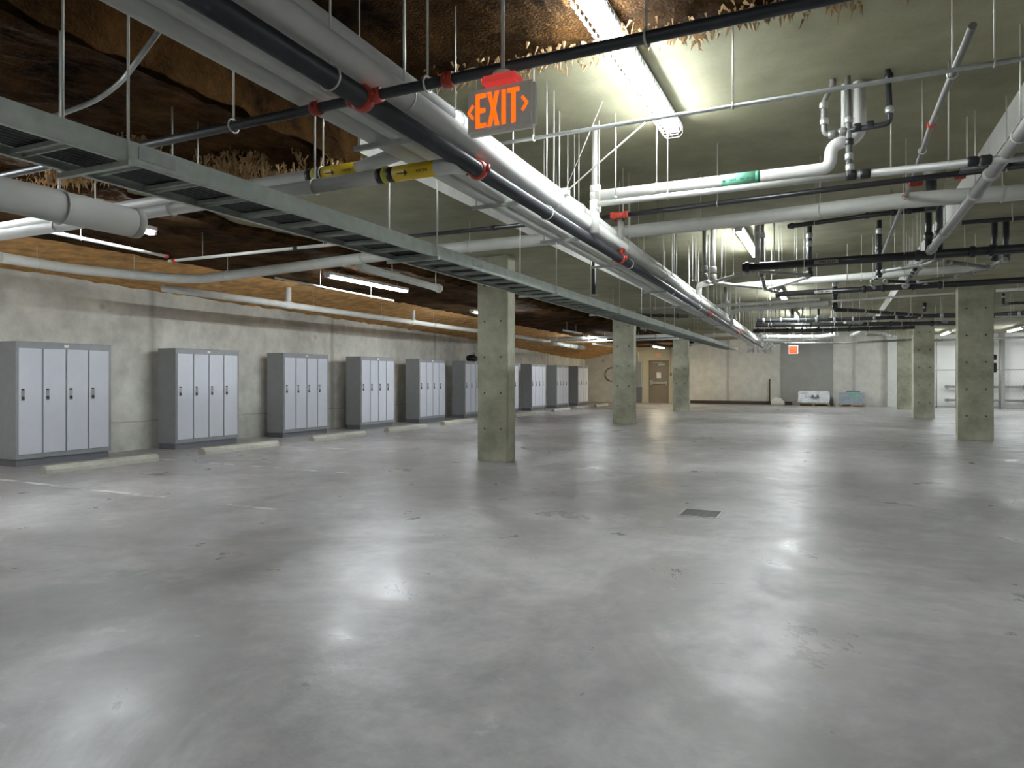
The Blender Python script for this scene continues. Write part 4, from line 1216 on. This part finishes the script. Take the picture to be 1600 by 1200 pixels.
# leaning board, rubble bag, pallets
t = Thing('leaning_plank', 'narrow dark plank leaning upright against the back wall', 'plank', (wx(1203), YB - .3, .17))
t.part('plank', lambda b: box(b, wx(1202.2), wx(1204.2), YB - .20, YB - .15, .0, wz(592), bev=.005), M['dkwood'])
bm = bmesh.new(); bmesh.ops.create_icosphere(bm, subdivisions=3, radius=1)
bc = Vector(((wx(1208) + wx(1224)) / 2, YB - .42, 0))
for v in bm.verts:
    n = 1 + .25 * noise.noise(v.co * 2.5)
    v.co = Vector((v.co.x * .32 * n, v.co.y * .22, max(0, v.co.z * .26 * n + .12))) + bc
for f in bm.faces: f.smooth = True
o = mesh_obj('white_sack', bm, M['paper'], None, bc); tagit(o, 'small white sack slumped on the floor by the dark curb', 'sack')
def pallet(px0, px1, py, label):
    Y = YB - 1.35; x0 = xat(px0, Y); x1 = xat(px1, Y)
    t = Thing('pallet', label, 'pallet', ((x0 + x1) / 2, Y + .5, 0))
    for k in range(3):
        xx = x0 + (x1 - x0 - .1) * k / 2
        t.part('bearer', lambda b: box(b, xx, xx + .1, Y, Y + 1.0, .02, .11), M['wood'])
    def slats(b):
        for k in range(7): box(b, x0, x1, Y + k * .15, Y + k * .15 + .1, .11, .13)
        for k in (0, 3, 6): box(b, x0, x1, Y + k * .15, Y + k * .15 + .1, 0, .02)
    t.part('deck_board', slats, M['wood'])
    return x0, x1, Y
p1 = pallet(1246, 1297, 633.5, 'wooden pallet under the shiny wrapped load')
p2 = pallet(1310, 1353, 633, 'wooden pallet under the stack of grey panels')
t = Thing('wrapped_load', 'low load wrapped in shiny clear plastic on a pallet by the back wall', 'wrapped goods', (p1[0], p1[2], .13))
def load(b):
    box(b, p1[0] + .02, p1[1] - .02, p1[2] + .02, p1[2] + .98, .132, .74, bev=.05)
    bmesh.ops.subdivide_edges(b, edges=b.edges[:], cuts=4, use_grid_fill=True)
    for v in b.verts:
        if v.co.z > .16: v.co += Vector((nz2(v.co.x, v.co.z, 3, 1), nz2(v.co.z, v.co.x, 4, 2), nz2(v.co.x, v.co.y, 3, 3))) * .03
t.part('wrapped_body', load, M['wrap'])
t.part('printed_mark', lambda b: (box(b, p1[0] + .62, p1[0] + .98, p1[2] - .03, p1[2] - .02, .40, .46), box(b, p1[0] + .64, p1[0] + .74, p1[2] - .03, p1[2] - .02, .46, .55), box(b, p1[0] + .86, p1[0] + .96, p1[2] - .03, p1[2] - .02, .46, .55)), M['locker_base'])
t = Thing('panel_stack', 'stack of grey blue panels with a dark lid on a pallet by the back wall', 'building panels', (p2[0], p2[2], .13))
def pst(b):
    for k in range(9):
        j = .02 * nz2(k, 3, 1.7); box(b, p2[0] + .03 + j, p2[1] - .03 + j, p2[2] + .02, p2[2] + .95, .132 + k * .062, .132 + k * .062 + .055)
t.part('panels', pst, M['panel'])
t.part('lid', lambda b: box(b, p2[0] + .35, p2[1] - .25, p2[2] + .1, p2[2] + .85, .69, .76), M['teal'])
t.part('printed_mark', lambda b: (box(b, p2[0] + .55, p2[0] + .75, p2[2] + .008, p2[2] + .018, .42, .62), box(b, p2[0] + .8, p2[0] + .9, p2[2] + .008, p2[2] + .018, .40, .5)), M['green'])

# fence and rails in front of the white wall
fyY = YB - 1.1
def fz(py, px=1500): return PY(px, py, fyY).z
t = Thing('wire_fence', 'thin steel framed wire fence in front of the white far wall', 'fence', (xat(1461, fyY), fyY, 0))
for px in (1463, 1494, 1563, 1640):
    t.part('post', lambda b: tube(b, [(xat(px, fyY), fyY, 0), (xat(px, fyY), fyY, 3.2)], .03, 8), M['mid_pipe'])
for py in (578, 636):
    zz = fz(py); t.part('rail', lambda b: tube(b, [(xat(1461, fyY), fyY, zz), (xat(1720, fyY), fyY, zz)], .02, 8), M['mid_pipe'])
def wires(b):
    x0, x1 = xat(1461, fyY), xat(1720, fyY); n = 46
    for k in range(n):
        xa = x0 + (x1 - x0) * k / n
        for sg in (-1, 1):
            xb = xa + sg * 1.0
            tube(b, [(xa, fyY, .1), (xb, fyY, 1.8)], .0025, 3, False)
t.part('wire_mesh', wires, M['galv'])
ry = YB - .25
t = Thing('wall_rail', 'upper dark horizontal rail on the white far wall', 'rail', (xat(1476, ry), ry, PY(1500, 604, ry).z))
t.part('bar', lambda b: box(b, xat(1476, ry), xat(1720, ry), ry - .03, ry + .03, PY(1500, 606, ry).z, PY(1500, 602.5, ry).z), M['mid_pipe'])
for px in (1480, 1530, 1600): t.part('bracket', lambda b: box(b, xat(px, ry), xat(px, ry) + .06, ry, YB - .001, PY(1500, 607, ry).z, PY(1500, 602, ry).z), M['mid_pipe'])
t = Thing('wall_rail', 'lower dark horizontal rail on the white far wall', 'rail', (xat(1476, ry), ry, PY(1500, 625, ry).z))
t.part('bar', lambda b: box(b, xat(1476, ry), xat(1720, ry), ry - .03, ry + .03, PY(1500, 627, ry).z, PY(1500, 623.5, ry).z), M['mid_pipe'])
for px in (1480, 1530, 1600): t.part('bracket', lambda b: box(b, xat(px, ry), xat(px, ry) + .06, ry, YB - .001, PY(1500, 628, ry).z, PY(1500, 623, ry).z), M['mid_pipe'])
# pilaster with thin pipes on the white wall
bm = bmesh.new(); box(bm, wx(1560), wx(1568), YB - .3, YB - .001, 0, ZLO - .002)
struct('trim_1', bm, M['wall_dark'])
